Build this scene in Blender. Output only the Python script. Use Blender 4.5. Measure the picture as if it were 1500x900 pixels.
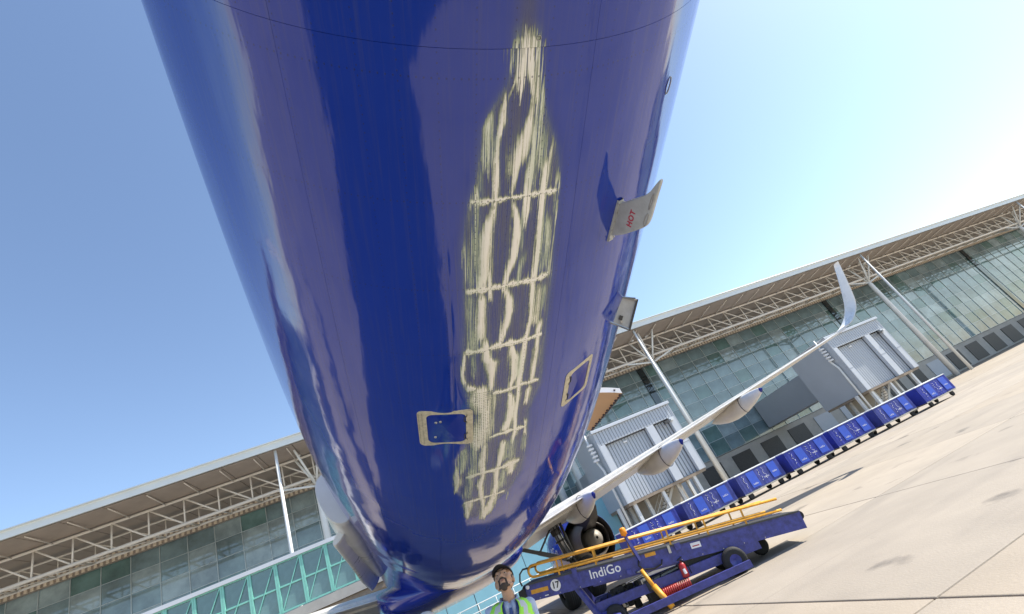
import bpy, bmesh, math, random
import numpy as np
from mathutils import Vector, Matrix
random.seed(7); RNG = np.random.default_rng(7)
for _o in list(bpy.data.objects): bpy.data.objects.remove(_o)
scene = bpy.context.scene
COL = scene.collection
R = math.radians

# ------------------------------------------------------------------ camera
CAM = Vector((-0.974, -9.785, 1.65))
_r = Vector((0.91206135, -0.12870476, -0.3893317)); _u = Vector((0.26331852, -0.54400424, 0.79669489)); _f = Vector((0.31433652, 0.82915287, 0.46227489))
cd = bpy.data.cameras.new('camera'); cam = bpy.data.objects.new('camera', cd); COL.objects.link(cam)
cam.matrix_world = Matrix(((_r.x, _u.x, -_f.x, CAM.x), (_r.y, _u.y, -_f.y, CAM.y), (_r.z, _u.z, -_f.z, CAM.z), (0, 0, 0, 1)))
cd.sensor_width = 36; cd.lens = 36 * 684.2 / 1500; cd.clip_start = 0.05; cd.clip_end = 6000
scene.camera = cam

# ------------------------------------------------------------------ daylight
SUN_AZ, SUN_EL = R(101), R(50)          # azimuth clockwise from +Y (the aircraft's nose)
sd = Vector((math.sin(SUN_AZ) * math.cos(SUN_EL), math.cos(SUN_AZ) * math.cos(SUN_EL), math.sin(SUN_EL)))
world = bpy.data.worlds.new('World'); scene.world = world; world.use_nodes = True
wn = world.node_tree; bgn = wn.nodes['Background']
sky = wn.nodes.new('ShaderNodeTexSky'); sky.sky_type = 'NISHITA'; sky.sun_disc = False
sky.sun_elevation = SUN_EL; sky.sun_rotation = SUN_AZ
sky.air_density = 1.0; sky.dust_density = 0.5; sky.ozone_density = 1.0
wn.links.new(sky.outputs[0], bgn.inputs[0]); bgn.inputs[1].default_value = 0.115
sl = bpy.data.lights.new('sun', 'SUN'); sl.energy = 3.7; sl.angle = R(0.53); sl.color = (1, 0.94, 0.84)
so = bpy.data.objects.new('sun', sl); COL.objects.link(so); so.location = sd * 60
so.rotation_euler = (-sd).to_track_quat('-Z', 'Y').to_euler()
vs = scene.view_settings; vs.view_transform = 'Standard'; vs.look = 'None'; vs.gamma = 1; vs.exposure = 1.15

# ------------------------------------------------------------------ helpers
def link(o, parent=None):
    COL.objects.link(o)
    if parent is not None: o.parent = parent
    return o
def tag(o, label=None, cat=None, group=None, kind=None):
    if label: o['label'] = label
    if cat: o['category'] = cat
    if group: o['group'] = group
    if kind: o['kind'] = kind
    return o
def empty(name, loc=(0, 0, 0), rz=0, label=None, cat=None, group=None):
    o = bpy.data.objects.new(name, None); o.location = loc; o.rotation_euler = (0, 0, rz); o.empty_display_size = .3
    link(o); return tag(o, label, cat, group)
def copy_tree(o, parent=None):
    c = o.copy(); COL.objects.link(c)
    if parent is not None: c.parent = parent
    for ch in o.children: copy_tree(ch, c)
    return c
def nd(t, k, **kw):
    n = t.nodes.new(k)
    for a, b in kw.items():
        if a in n.inputs.keys() if isinstance(a, str) else False: n.inputs[a].default_value = b
        else: setattr(n, a, b)
    return n
def mat(name, color, rough=.5, metal=0., var=.12, scale=3., bump=0., bscale=40., spec=.5, coat=0., streak=None, stain=None, trans=0.):
    m = bpy.data.materials.new(name); m.use_nodes = True; t = m.node_tree; b = t.nodes['Principled BSDF']
    b.inputs['Roughness'].default_value = rough; b.inputs['Metallic'].default_value = metal
    b.inputs['Specular IOR Level'].default_value = spec; b.inputs['Coat Weight'].default_value = coat; b.inputs['Coat Roughness'].default_value = .06
    tc = t.nodes.new('ShaderNodeTexCoord'); mp = t.nodes.new('ShaderNodeMapping'); t.links.new(tc.outputs['Object'], mp.inputs[0])
    if streak: mp.inputs['Scale'].default_value = streak
    n = t.nodes.new('ShaderNodeTexNoise'); n.inputs['Scale'].default_value = scale; n.inputs['Detail'].default_value = 6; n.inputs['Roughness'].default_value = .65
    t.links.new(mp.outputs[0], n.inputs[0])
    r = t.nodes.new('ShaderNodeValToRGB'); c = color
    r.color_ramp.elements[0].position = .28; r.color_ramp.elements[1].position = .72
    lo = stain if stain else tuple(x * (1 - var) for x in c); hi = tuple(min(1, x * (1 + var)) for x in c)
    r.color_ramp.elements[0].color = (*lo, 1); r.color_ramp.elements[1].color = (*hi, 1)
    t.links.new(n.outputs['Fac'], r.inputs[0]); t.links.new(r.outputs[0], b.inputs['Base Color'])
    if rough > .05:
        mr = t.nodes.new('ShaderNodeMapRange'); mr.inputs['To Min'].default_value = max(.02, rough * .8); mr.inputs['To Max'].default_value = min(1, rough * 1.2)
        t.links.new(n.outputs['Fac'], mr.inputs['Value']); t.links.new(mr.outputs[0], b.inputs['Roughness'])
    if bump:
        n2 = t.nodes.new('ShaderNodeTexNoise'); n2.inputs['Scale'].default_value = bscale; n2.inputs['Detail'].default_value = 4
        t.links.new(mp.outputs[0], n2.inputs[0])
        bp = t.nodes.new('ShaderNodeBump'); bp.inputs['Strength'].default_value = bump; bp.inputs['Distance'].default_value = .02
        t.links.new(n2.outputs['Fac'], bp.inputs['Height']); t.links.new(bp.outputs[0], b.inputs['Normal'])
    return m
class MB:
    """collects boxes, bars and tubes; build() links them as one mesh object"""
    def __init__(s): s.v = []; s.f = []; s.m = []; s.sm = []; s.mats = []
    def mi(s, m):
        if m not in s.mats: s.mats.append(m)
        return s.mats.index(m)
    def add(s, vs, fs, m, smooth=False):
        o = len(s.v); s.v += [tuple(x) for x in vs]; i = s.mi(m)
        for f in fs: s.f.append(tuple(o + k for k in f)); s.m.append(i); s.sm.append(smooth and len(f) <= 4)
        return s
    def box(s, c, d, m, M=None):
        cx, cy, cz = c; a, b, e = d[0] / 2, d[1] / 2, d[2] / 2
        vs = [Vector((cx + x * a, cy + y * b, cz + z * e)) for x in (-1, 1) for y in (-1, 1) for z in (-1, 1)]
        if M is not None: vs = [M @ v for v in vs]
        return s.add(vs, [(0, 1, 3, 2), (4, 6, 7, 5), (0, 4, 5, 1), (2, 3, 7, 6), (0, 2, 6, 4), (1, 5, 7, 3)], m)
    def bbox(s, c, d, m, bev=.02, M=None):
        """bevelled box"""
        bm = bmesh.new(); bmesh.ops.create_cube(bm, size=1)
        for v in bm.verts: v.co = Vector((c[0] + v.co.x * d[0], c[1] + v.co.y * d[1], c[2] + v.co.z * d[2]))
        bmesh.ops.bevel(bm, geom=bm.edges[:], offset=min(bev, min(d) * .4), segments=2, affect='EDGES', profile=.5)
        if M is not None: bmesh.ops.transform(bm, matrix=M, verts=bm.verts)
        bm.verts.index_update(); s.add([v.co for v in bm.verts], [[v.index for v in f.verts] for f in bm.faces], m); bm.free(); return s
    def bar(s, p, q, w, h, m, up=(0, 0, 1)):
        p, q = Vector(p), Vector(q); d = (q - p).normalized(); up = Vector(up)
        if abs(d.dot(up)) > .98: up = Vector((0, 1, 0))
        a = d.cross(up).normalized() * w / 2; b = a.cross(d).normalized() * h / 2
        vs = [p - a - b, p + a - b, p + a + b, p - a + b, q - a - b, q + a - b, q + a + b, q - a + b]
        return s.add(vs, [(3, 2, 1, 0), (4, 5, 6, 7), (0, 1, 5, 4), (1, 2, 6, 5), (2, 3, 7, 6), (3, 0, 4, 7)], m)
    def tube(s, pts, r, m, n=10, cap=True, closed=False):
        pts = [Vector(p) for p in pts]; rs = r if isinstance(r, (list, tuple)) else [r] * len(pts)
        vs = []; fs = []; N = len(pts); prev = None
        for i, p in enumerate(pts):
            d = (pts[(i + 1) % N] - pts[i - 1]) if closed else (pts[min(i + 1, N - 1)] - pts[max(i - 1, 0)])
            d = d.normalized() if d.length > 1e-9 else Vector((0, 0, 1))
            if prev is None:
                a = d.orthogonal().normalized()
            else:
                a = (prev - d * prev.dot(d)); a = a.normalized() if a.length > 1e-6 else d.orthogonal().normalized()
            prev = a; b = d.cross(a)
            for k in range(n):
                t = 2 * math.pi * k / n; vs.append(p + (a * math.cos(t) + b * math.sin(t)) * rs[i])
        for i in range(N if closed else N - 1):
            j = (i + 1) % N
            for k in range(n): fs.append((i * n + k, i * n + (k + 1) % n, j * n + (k + 1) % n, j * n + k))
        if cap and not closed: fs += [tuple(reversed(range(n))), tuple(range(len(vs) - n, len(vs)))]
        return s.add(vs, fs, m, True)
    def lathe(s, prof, m, n=40, M=None, smooth=True):
        """prof: list of (r, z), revolved about local Z"""
        vs = []; fs = []
        for r_, z in prof:
            for k in range(n):
                t = 2 * math.pi * k / n; v = Vector((r_ * math.cos(t), r_ * math.sin(t), z)); vs.append(M @ v if M is not None else v)
        for i in range(len(prof) - 1):
            for k in range(n): fs.append((i * n + k, i * n + (k + 1) % n, (i + 1) * n + (k + 1) % n, (i + 1) * n + k))
        return s.add(vs, fs, m, smooth)
    def build(s, name, parent=None, loc=None, mesh_only=False):
        me = bpy.data.meshes.new(name); me.from_pydata(s.v, [], s.f)
        for m in s.mats: me.materials.append(m)
        me.polygons.foreach_set('material_index', s.m); me.polygons.foreach_set('use_smooth', s.sm); me.update()
        if mesh_only: return me
        o = bpy.data.objects.new(name, me); link(o, parent)
        if loc is not None: o.location = loc
        return o
def build_each(mb, name, parent=None, off=None):
    """every connected piece of mb becomes an object of its own"""
    par = list(range(len(mb.v)))
    def find(i):
        while par[i] != i: par[i] = par[par[i]]; i = par[i]
        return i
    for f in mb.f:
        for k in f[1:]: par[find(k)] = find(f[0])
    groups = {}
    for f, m, sm in zip(mb.f, mb.m, mb.sm): groups.setdefault(find(f[0]), []).append((f, m, sm))
    out = []
    for fs in groups.values():
        q = MB(); idx = {}
        for f, m, sm in fs:
            for k in f:
                if k not in idx: idx[k] = len(q.v); q.v.append(mb.v[k])
            q.f.append(tuple(idx[k] for k in f)); q.m.append(q.mi(mb.mats[m])); q.sm.append(sm)
        o = q.build(name, parent)
        if off is not None: o.location = off
        out.append(o)
    return out
def inst(name, me, parent, loc=(0, 0, 0), rot=None):
    o = bpy.data.objects.new(name, me); link(o, parent); o.location = loc
    if rot: o.rotation_euler = rot
    return o
def text_mesh(name, body, size, m, M, parent, depth=.002, spacing=1.0, bold=0.):
    cu = bpy.data.curves.new(name, 'FONT'); cu.body = body; cu.size = size; cu.extrude = depth; cu.align_x = 'CENTER'; cu.align_y = 'CENTER'; cu.space_character = spacing; cu.offset = bold
    o = bpy.data.objects.new(name, cu); COL.objects.link(o); dg = bpy.context.evaluated_depsgraph_get()
    me = bpy.data.meshes.new_from_object(o.evaluated_get(dg)); bpy.data.objects.remove(o)
    me.materials.clear(); me.materials.append(m); me.transform(M)
    return inst(name, me, parent)
def frame(o, x, y):
    """matrix with local X along x and local Y along y (as near as can be)"""
    x = Vector(x).normalized(); z = x.cross(Vector(y)).normalized(); y = z.cross(x)
    M = Matrix.Identity(4)
    for i, c in enumerate((x, y, z)):
        for j in range(3): M[j][i] = c[j]
    for j in range(3): M[j][3] = o[j]
    return M

# ------------------------------------------------------------------ materials
M_white = mat('white_paint', (.84, .84, .82), .28, var=.05, scale=.8, stain=(.66, .65, .6))
M_wing = mat('wing_paint', (.76, .75, .71), .3, var=.05, scale=1.2, stain=(.60, .57, .51), streak=(3, .5, 1))
M_seal = mat('dark_sealant', (.05, .05, .055), .7)
M_indigo = mat('indigo_paint', (.007, .028, .32), .13, var=.08, scale=2)
M_bluepaint = mat('vehicle_blue_paint', (.055, .062, .27), .45, var=.30, scale=9, stain=(.03, .033, .13), bump=.12, bscale=30)
M_joint = mat('joint_blue', (.012, .016, .06), .6)
M_black = mat('black_rubber', (.018, .018, .018), .75, bump=.3)
M_dark = mat('dark_metal', (.05, .05, .05), .5, var=.3, scale=6)
M_soot = mat('sooty_metal', (.045, .04, .04), .55, var=.35, scale=3)
M_gear = mat('gear_strut', (.30, .31, .32), .30, .7, var=.25, scale=5)
M_steel = mat('steel', (.42, .42, .42), .3, 1., var=.15, scale=8)
M_nozzle = mat('nozzle_alloy', (.30, .27, .23), .6, .35, var=.2, scale=6, streak=(1, 1, .2))
M_yellow = mat('yellow_paint', (.72, .36, .03), .45, var=.15, scale=9, stain=(.5, .22, .02))
M_deck = mat('grey_deck', (.10, .10, .095), .7, var=.25, scale=4)
M_orange = mat('orange_lens', (.85, .28, .01), .3)
M_red = mat('red_paint', (.42, .03, .03), .4, var=.2)
M_conered = mat('cone_orange', (.6, .09, .05), .6)
M_tan = mat('tan_liner', (.70, .47, .24), .6, var=.06, scale=2)
M_beige = mat('beige_primer', (.62, .57, .44), .5, var=.18, scale=30, stain=(.38, .36, .28))
M_mast = mat('mast_grey', (.52, .545, .55), .42, var=.08, scale=14, stain=(.40, .415, .41))
M_hot = mat('red_lettering', (.55, .03, .08), .6)
M_lettering = mat('white_lettering', (.8, .8, .8), .5)
M_blacktext = mat('black_lettering', (.02, .02, .02), .5)
M_conc = mat('concrete_wall', (.42, .40, .36), .8, var=.15, scale=.7, bump=.2)
M_clad = mat('grey_cladding', (.42, .455, .50), .45, var=.06, scale=.6, stain=(.42, .45, .49))
M_clad_light = mat('light_grey_cladding', (.55, .58, .62), .45, var=.05, scale=.5)
M_clad_dark = mat('dark_grey_cladding', (.25, .27, .30), .5, var=.08, scale=.5)
M_roofw = mat('roof_fascia', (.62, .66, .66), .4, var=.05, scale=.3)
M_soffit = mat('soffit_panel', (.36, .31, .27), .7, var=.12, scale=.5)
M_truss = mat('truss_paint', (.66, .62, .56), .45, var=.08)
M_rib = mat('cream_ribs', (.70, .62, .50), .6)
M_col = mat('column_paint', (.68, .70, .70), .4, var=.06, scale=1)
M_mull = mat('mullion', (.45, .52, .54), .35, .3)
M_hoard = mat('pale_blue_panel', (.24, .50, .60), .5, var=.08, scale=.5)
M_teal = mat('teal_frame', (.22, .55, .46), .45, var=.08)
M_brownbeam = mat('brown_slab', (.30, .24, .18), .8, var=.2)
M_curtain = mat('cart_curtain', (.02, .035, .30), .6, var=.2, scale=3, bump=.5, bscale=5)
M_curtain_faded = mat('faded_cart_curtain', (.045, .06, .27), .7, var=.3, scale=2, bump=.5, bscale=5)
M_curtain2 = mat('cart_curtain_bright', (.03, .09, .52), .55, var=.12, scale=4)
def glass(name, c, rough=.04, var=.5):
    m = mat(name, c, rough, var=var, scale=.35, spec=1.0, coat=0)
    return m
M_glass = glass('terminal_glass', (.17, .25, .28)); M_glass2 = glass('terminal_glass_green', (.11, .20, .20)); M_glass3 = glass('terminal_glass_pale', (.26, .34, .37))
M_glassdk = glass('terminal_glass_dark', (.015, .025, .03))

# belly skin: indigo enamel with the worn-through scrape driven by the mesh attribute "wear"
def make_skin():
    m = bpy.data.materials.new('fuselage_skin'); m.use_nodes = True; t = m.node_tree; L = t.links.new; b = t.nodes['Principled BSDF']
    uv = t.nodes.new('ShaderNodeUVMap'); uv.uv_map = 'UVMap'
    at = t.nodes.new('ShaderNodeAttribute'); at.attribute_name = 'wear'
    sep = t.nodes.new('ShaderNodeSeparateColor'); L(at.outputs['Color'], sep.inputs[0])
    tc = t.nodes.new('ShaderNodeTexCoord')
    def noise(src, sc, scale, det=5, rough=.6):
        mp = t.nodes.new('ShaderNodeMapping'); mp.inputs['Scale'].default_value = sc; L(src, mp.inputs[0])
        n = t.nodes.new('ShaderNodeTexNoise'); n.inputs['Scale'].default_value = scale; n.inputs['Detail'].default_value = det; n.inputs['Roughness'].default_value = rough
        L(mp.outputs[0], n.inputs[0]); return n.outputs['Fac']
    def mth(op, a, b_=None, c=None, clamp=False):
        n = t.nodes.new('ShaderNodeMath'); n.operation = op; n.use_clamp = clamp
        for i, x in enumerate((a, b_, c)):
            if x is None: continue
            if isinstance(x, (int, float)): n.inputs[i].default_value = x
            else: L(x, n.inputs[i])
        return n.outputs[0]
    def mix(f, a, c):
        n = t.nodes.new('ShaderNodeMix'); n.data_type = 'RGBA'
        if isinstance(f, (int, float)): n.inputs[0].default_value = f
        else: L(f, n.inputs[0])
        for i, x in ((6, a), (7, c)):
            if isinstance(x, tuple): n.inputs[i].default_value = (*x, 1)
            else: L(x, n.inputs[i])
        return n.outputs[2]
    fine = noise(uv.outputs[0], (4, 260, 1), 1.0, 4, .7)
    fine2 = noise(uv.outputs[0], (9, 120, 1), 1.0, 3, .6)
    blot = noise(uv.outputs[0], (6, 14, 1), 1.0, 5, .6)
    paint = mix(noise(tc.outputs['Object'], (1, 1, 1), .9, 4), (.006, .034, .33), (.010, .045, .42))
    strk = noise(uv.outputs[0], (1.2, 40, 1), 1.0, 4, .7)
    paint = mix(mth('MULTIPLY', mth('SUBTRACT', strk, .50, clamp=True), 1.3, clamp=True), paint, (.075, .085, .20))
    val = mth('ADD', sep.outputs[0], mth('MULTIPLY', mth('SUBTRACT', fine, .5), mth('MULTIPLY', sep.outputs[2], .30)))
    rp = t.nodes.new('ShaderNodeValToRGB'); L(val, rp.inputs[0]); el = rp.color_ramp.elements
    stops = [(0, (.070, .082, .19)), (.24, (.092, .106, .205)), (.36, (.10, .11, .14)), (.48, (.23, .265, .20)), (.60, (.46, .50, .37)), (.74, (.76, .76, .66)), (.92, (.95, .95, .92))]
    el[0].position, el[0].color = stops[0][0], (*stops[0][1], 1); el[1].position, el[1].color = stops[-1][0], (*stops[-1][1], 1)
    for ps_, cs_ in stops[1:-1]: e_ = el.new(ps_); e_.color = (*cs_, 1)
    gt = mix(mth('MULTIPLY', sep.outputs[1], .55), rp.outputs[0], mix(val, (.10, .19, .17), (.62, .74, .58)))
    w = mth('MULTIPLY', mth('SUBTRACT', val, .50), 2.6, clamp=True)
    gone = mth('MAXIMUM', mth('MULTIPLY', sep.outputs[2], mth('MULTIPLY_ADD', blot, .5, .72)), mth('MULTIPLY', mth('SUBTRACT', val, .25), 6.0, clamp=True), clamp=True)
    c = mix(gone, paint, gt); g = w
    # rivets: rows on every frame and stringer
    su = t.nodes.new('ShaderNodeSeparateXYZ'); L(uv.outputs[0], su.inputs[0]); S, V = su.outputs[0], su.outputs[1]
    def dots(a, pa, b_, pb, rad, off=0.):
        da = mth('MULTIPLY', mth('SUBTRACT', mth('FRACT', mth('ADD', mth('DIVIDE', a, pa), .5 + off)), .5), pa)
        db = mth('MULTIPLY', mth('SUBTRACT', mth('FRACT', mth('DIVIDE', b_, pb)), .5), pb)
        d = mth('SQRT', mth('ADD', mth('MULTIPLY', da, da), mth('MULTIPLY', db, db)))
        return mth('LESS_THAN', d, rad)
    riv = mth('MAXIMUM', dots(S, .5335, V, .034, .0042, -.40), dots(V, .178, S, .036, .0036))
    c = mix(mth('MULTIPLY', riv, .62), c, (.018, .022, .08))
    L(c, b.inputs['Base Color']); L(mth('MULTIPLY', w, .60), b.inputs['Metallic'])
    worn = mth('MAXIMUM', mth('MAXIMUM', w, g), mth('MULTIPLY', sep.outputs[2], .7), clamp=True)
    L(mth('MULTIPLY_ADD', worn, .34, mth('MULTIPLY_ADD', blot, .05, .06)), b.inputs['Roughness'])
    b.inputs['Specular IOR Level'].default_value = .72
    # gentle oil canning of the skin, frames telegraphing through, scratches
    big = noise(uv.outputs[0], (1.1, 1.7, 1), 1.0, 2, .45)
    wob = noise(uv.outputs[0], (1.6, 7.0, 1), 1.0, 3, .5)
    fr = mth('ABSOLUTE', mth('SINE', mth('MULTIPLY', mth('SUBTRACT', S, 8.217), math.pi / .5335)))
    fr = mth('SUBTRACT', 1., mth('POWER', mth('SUBTRACT', 1., fr), 6.))
    h = mth('ADD', mth('MULTIPLY', big, 1.05), mth('ADD', mth('MULTIPLY', wob, .17), mth('MULTIPLY', fr, -.012)))
    h = mth('ADD', h, mth('MULTIPLY', riv, -.02)); h = mth('ADD', h, mth('MULTIPLY', mth('MULTIPLY', fine, worn), -.10))
    bp = t.nodes.new('ShaderNodeBump'); bp.inputs['Strength'].default_value = 1; bp.inputs['Distance'].default_value = .012
    L(h, bp.inputs['Height']); L(bp.outputs[0], b.inputs['Normal'])
    return m
M_skin = make_skin()

# ---- the scrape, traced in metres along (station) and degrees round the fuselage
STROKES=[["b",1.1,[[8.894,-4.04,0.99],[8.882,-4.0,1.72],[8.823,-3.82,1.7],[8.792,-4.39,1.25],[8.719,-4.65,0.46]]],["b",0.9,[[8.835,-3.47,0.79],[8.736,-2.78,0.35],[8.673,-2.25,0.18]]],["b",0.8,[[8.852,-2.16,0.29],[8.734,-1.73,0.24],[8.612,-1.46,0.25]]],["b",0.8,[[8.844,-5.57,0.16],[8.741,-5.71,0.17],[8.681,-6.54,0.11]]],["b",1.0,[[8.675,-7.29,0.28],[8.581,-7.43,0.46],[8.513,-8.11,0.29],[8.424,-8.25,0.3],[8.302,-8.16,0.43]]],["g",1.0,[[8.621,-9.31,0.39],[8.554,-9.85,0.8],[8.476,-9.94,0.99],[8.394,-10.19,0.89]]],["g",0.9,[[8.522,-8.43,0.53],[8.459,-8.98,0.53],[8.393,-9.39,0.3]]],["b",0.6,[[8.782,-2.37,0.18],[8.687,-2.2,0.24],[8.599,-2.24,0.31]]],["b",0.95,[[8.6,-2.4,0.37],[8.509,-3.12,1.0],[8.429,-3.91,1.27],[8.363,-4.76,0.76],[8.292,-4.95,0.39]]],["g",1.0,[[8.718,-0.87,0.31],[8.64,-0.73,0.44],[8.534,-1.02,0.77],[8.453,-1.26,0.92],[8.352,-1.81,0.8],[8.278,-1.77,0.82]]],["b",1.0,[[8.504,-1.6,0.26],[8.404,-1.62,0.4],[8.278,-1.77,0.54]]],["g",0.8,[[8.521,0.23,0.66],[8.431,0.22,0.95],[8.361,0.12,0.55]]],["b",0.8,[[8.456,2.1,0.21],[8.354,1.61,0.42],[8.262,1.41,0.51]]],["b",0.6,[[8.314,3.86,0.22],[8.247,3.98,0.38]]],["g",0.5,[[8.396,-11.29,0.23],[8.308,-11.09,0.3]]],["b",1.1,[[8.401,-8.2,0.36],[8.22,-8.25,0.32]]],["g",0.8,[[8.404,-9.8,1.07],[8.379,-10.1,0.84]]],["g",0.5,[[8.372,-11.04,0.36],[8.227,-11.14,0.61]]],["b",0.8,[[8.391,-4.57,0.51],[8.286,-5.19,0.26],[8.22,-5.31,0.2]]],["b",1.1,[[8.381,-1.98,0.46],[8.245,-2.3,0.48],[8.136,-2.18,0.56],[8.063,-2.29,0.28]]],["b",1.0,[[8.367,1.28,0.56],[8.228,1.06,0.58],[8.074,1.11,0.53],[7.843,1.2,0.47],[7.666,0.78,0.49]]],["b",1.0,[[8.275,-11.8,0.3],[8.214,-11.79,0.61]]],["b",0.9,[[8.211,-8.3,0.32],[8.091,-8.69,0.39]]],["b",1.1,[[8.124,-9.23,0.51],[7.999,-10.0,0.92],[7.886,-10.18,0.94],[7.776,-9.98,0.83],[7.676,-10.74,1.12]]],["g",0.75,[[8.2,-11.78,0.74],[7.971,-11.84,0.78],[7.679,-11.67,0.97]]],["g",0.75,[[7.998,-13.96,0.45],[7.848,-13.48,0.59],[7.683,-12.78,0.48]]],["b",1.1,[[8.178,-4.63,0.33],[8.082,-3.89,0.62],[7.994,-3.7,0.64],[7.857,-4.18,0.65],[7.739,-5.31,0.44],[7.663,-5.86,0.3]]],["g",0.75,[[7.866,-1.88,0.67],[7.784,-2.47,0.53],[7.682,-2.85,0.31]]],["g",0.5,[[8.139,-2.93,0.21],[7.93,-2.49,0.22]]],["g",0.8,[[8.076,2.41,0.77],[7.89,2.9,1.13],[7.713,2.89,1.34]]],["g",0.5,[[8.2,3.89,0.23],[8.073,4.24,0.24]]],["b",1.0,[[7.771,-8.94,0.28],[7.571,-8.79,0.36]]],["b",1.1,[[7.607,-10.42,0.71],[7.45,-10.74,0.8],[7.262,-10.8,0.83]]],["g",0.6,[[7.63,-12.78,1.11],[7.383,-12.6,0.66],[7.17,-12.61,0.61]]],["g",0.7,[[7.317,-12.01,1.19],[7.166,-11.8,1.15]]],["b",1.1,[[7.662,-5.59,0.44],[7.543,-4.61,0.77],[7.454,-4.46,0.78],[7.32,-5.31,0.64],[7.178,-6.19,0.24]]],["b",1.0,[[7.652,0.73,0.33],[7.357,0.76,0.35],[7.129,0.09,0.45]]],["b",0.7,[[7.611,2.15,0.93],[7.452,1.97,1.13],[7.297,1.73,1.42]]],["g",0.6,[[7.609,3.7,0.44],[7.398,3.97,0.36]]],["b",1.0,[[7.274,3.57,0.55],[7.16,3.16,0.47]]],["b",1.1,[[7.237,-9.57,0.46],[7.077,-9.07,0.72],[7.013,-7.96,0.98],[6.898,-7.87,0.58],[6.714,-7.97,0.51]]],["b",1.0,[[7.142,-14.03,0.15],[6.943,-14.64,0.27],[6.822,-14.13,0.16]]],["g",0.5,[[7.133,-12.2,0.46],[6.928,-11.78,0.4]]],["b",1.1,[[7.149,-3.24,0.34],[7.01,-2.1,0.7],[6.832,-1.97,0.72],[6.7,-3.09,0.45]]],["b",1.0,[[7.147,0.05,0.44],[6.851,-0.39,0.56],[6.667,-0.71,0.57]]],["g",0.7,[[7.035,-1.09,0.53],[6.818,-0.9,0.55]]],["b",0.9,[[7.158,3.31,0.47],[6.995,3.2,0.58],[6.674,2.89,0.3]]],["b",1.05,[[6.755,-10.23,1.66],[6.626,-10.19,2.55],[6.433,-9.34,1.41],[6.158,-9.82,2.19]]],["b",0.9,[[6.662,-11.98,0.83],[6.637,-11.54,0.84]]],["b",1.1,[[6.633,-2.99,0.46],[6.435,-2.1,0.87],[6.293,-2.5,0.78],[6.153,-3.59,0.88]]],["b",1.0,[[6.665,-0.61,0.48],[6.319,-1.0,0.5],[6.017,-0.62,0.52]]],["b",0.9,[[6.619,2.26,0.7],[6.415,1.94,0.52]]],["b",0.9,[[6.161,2.49,0.27],[5.985,2.3,0.22]]],["b",0.95,[[6.289,-9.86,2.15],[6.084,-10.53,2.39],[5.949,-11.25,1.11]]],["b",1.0,[[6.01,-9.03,0.47],[5.713,-9.68,0.78],[5.506,-9.48,0.6]]],["g",0.7,[[5.981,-14.91,0.9],[5.799,-14.73,1.67],[5.575,-15.56,0.57]]],["g",0.7,[[5.986,-11.99,0.83],[5.744,-12.24,1.14],[5.51,-12.48,1.56]]],["b",0.8,[[5.652,-16.89,0.38],[5.366,-16.83,0.88],[5.173,-17.54,0.3]]],["b",1.1,[[5.965,-4.05,0.7],[5.693,-4.39,0.62],[5.536,-5.03,0.42]]],["b",0.9,[[6.13,-0.69,0.51],[5.886,-1.39,0.42]]],["g",0.7,[[5.953,-1.76,1.45],[5.641,-1.85,1.73]]],["b",0.9,[[6.185,2.0,0.21],[5.948,2.66,0.22]]],["g",0.6,[[5.923,2.43,0.89],[5.702,2.61,0.58]]],["b",1.0,[[5.486,-9.31,0.4],[5.255,-10.28,0.82],[4.844,-9.1,0.44]]],["b",1.0,[[5.505,-5.27,0.53],[5.162,-5.36,0.77],[4.863,-5.73,0.91],[4.604,-7.25,1.62],[4.369,-8.86,0.7]]],["b",0.85,[[5.587,-0.92,1.77],[5.33,-0.78,1.04]]],["g",0.7,[[5.464,-3.28,0.54],[5.108,-3.08,1.03]]],["g",0.6,[[5.483,-13.26,1.17],[5.01,-13.79,0.83]]],["b",1.0,[[4.896,-13.78,1.26],[4.468,-14.0,0.33]]],["b",1.0,[[4.891,-9.13,0.33],[4.425,-8.79,0.35]]],["g",0.7,[[4.919,-0.98,0.61],[4.73,-0.97,0.25]]]]
RIBS=[[[8.216,-12.6,0.009],[8.212,-10.64,0.009],[8.216,-8.31,0.0054],[8.219,-5.24,0.0046],[8.22,-2.05,0.0065],[8.217,1.29,0.0075],[8.21,3.96,0.0058]],[[7.662,-13.51,0.01],[7.665,-11.48,0.02],[7.669,-9.24,0.0126],[7.67,-5.79,0.0102],[7.674,-2.63,0.0103],[7.662,1.13,0.0105],[7.668,2.61,0.0184],[7.682,3.97,0.0105]],[[7.155,-13.82,0.013],[7.156,-10.15,0.0131],[7.176,-6.4,0.0131],[7.172,-2.93,0.0166],[7.166,0.7,0.0135],[7.171,4.23,0.0103]],[[6.674,-7.26,0.0082],[6.673,-3.52,0.0125],[6.691,-0.17,0.0126],[6.668,4.74,0.0108]],[[6.769,-13.72,0.0195],[6.766,-11.68,0.0117]],[[6.093,-7.83,0.0104],[6.105,-4.82,0.0105],[6.108,-1.72,0.0158],[6.082,2.38,0.0163]],[[5.457,-14.3,0.0205],[5.508,-9.59,0.0202],[5.497,-5.82,0.0205],[5.523,-1.95,0.0274],[5.527,1.51,0.0208]],[[4.896,-14.89,0.0218],[4.949,-9.28,0.0172],[4.956,-2.26,0.0175]]]
OUTL=[[8.901,-5.81],[8.81,-6.03],[8.726,-7.19],[8.637,-9.4],[8.556,-10.91],[8.422,-11.42],[8.326,-11.98],[8.224,-12.93],[8.134,-13.67],[8.018,-14.21],[7.87,-14.65],[7.667,-14.2],[7.446,-14.27],[7.158,-14.83],[6.941,-15.24],[6.708,-14.06],[6.622,-13.43],[6.163,-13.18],[6.018,-14.48],[5.81,-16.95],[5.5,-17.7],[5.21,-17.06],[4.95,-14.89],[4.468,-14.0]]
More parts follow.
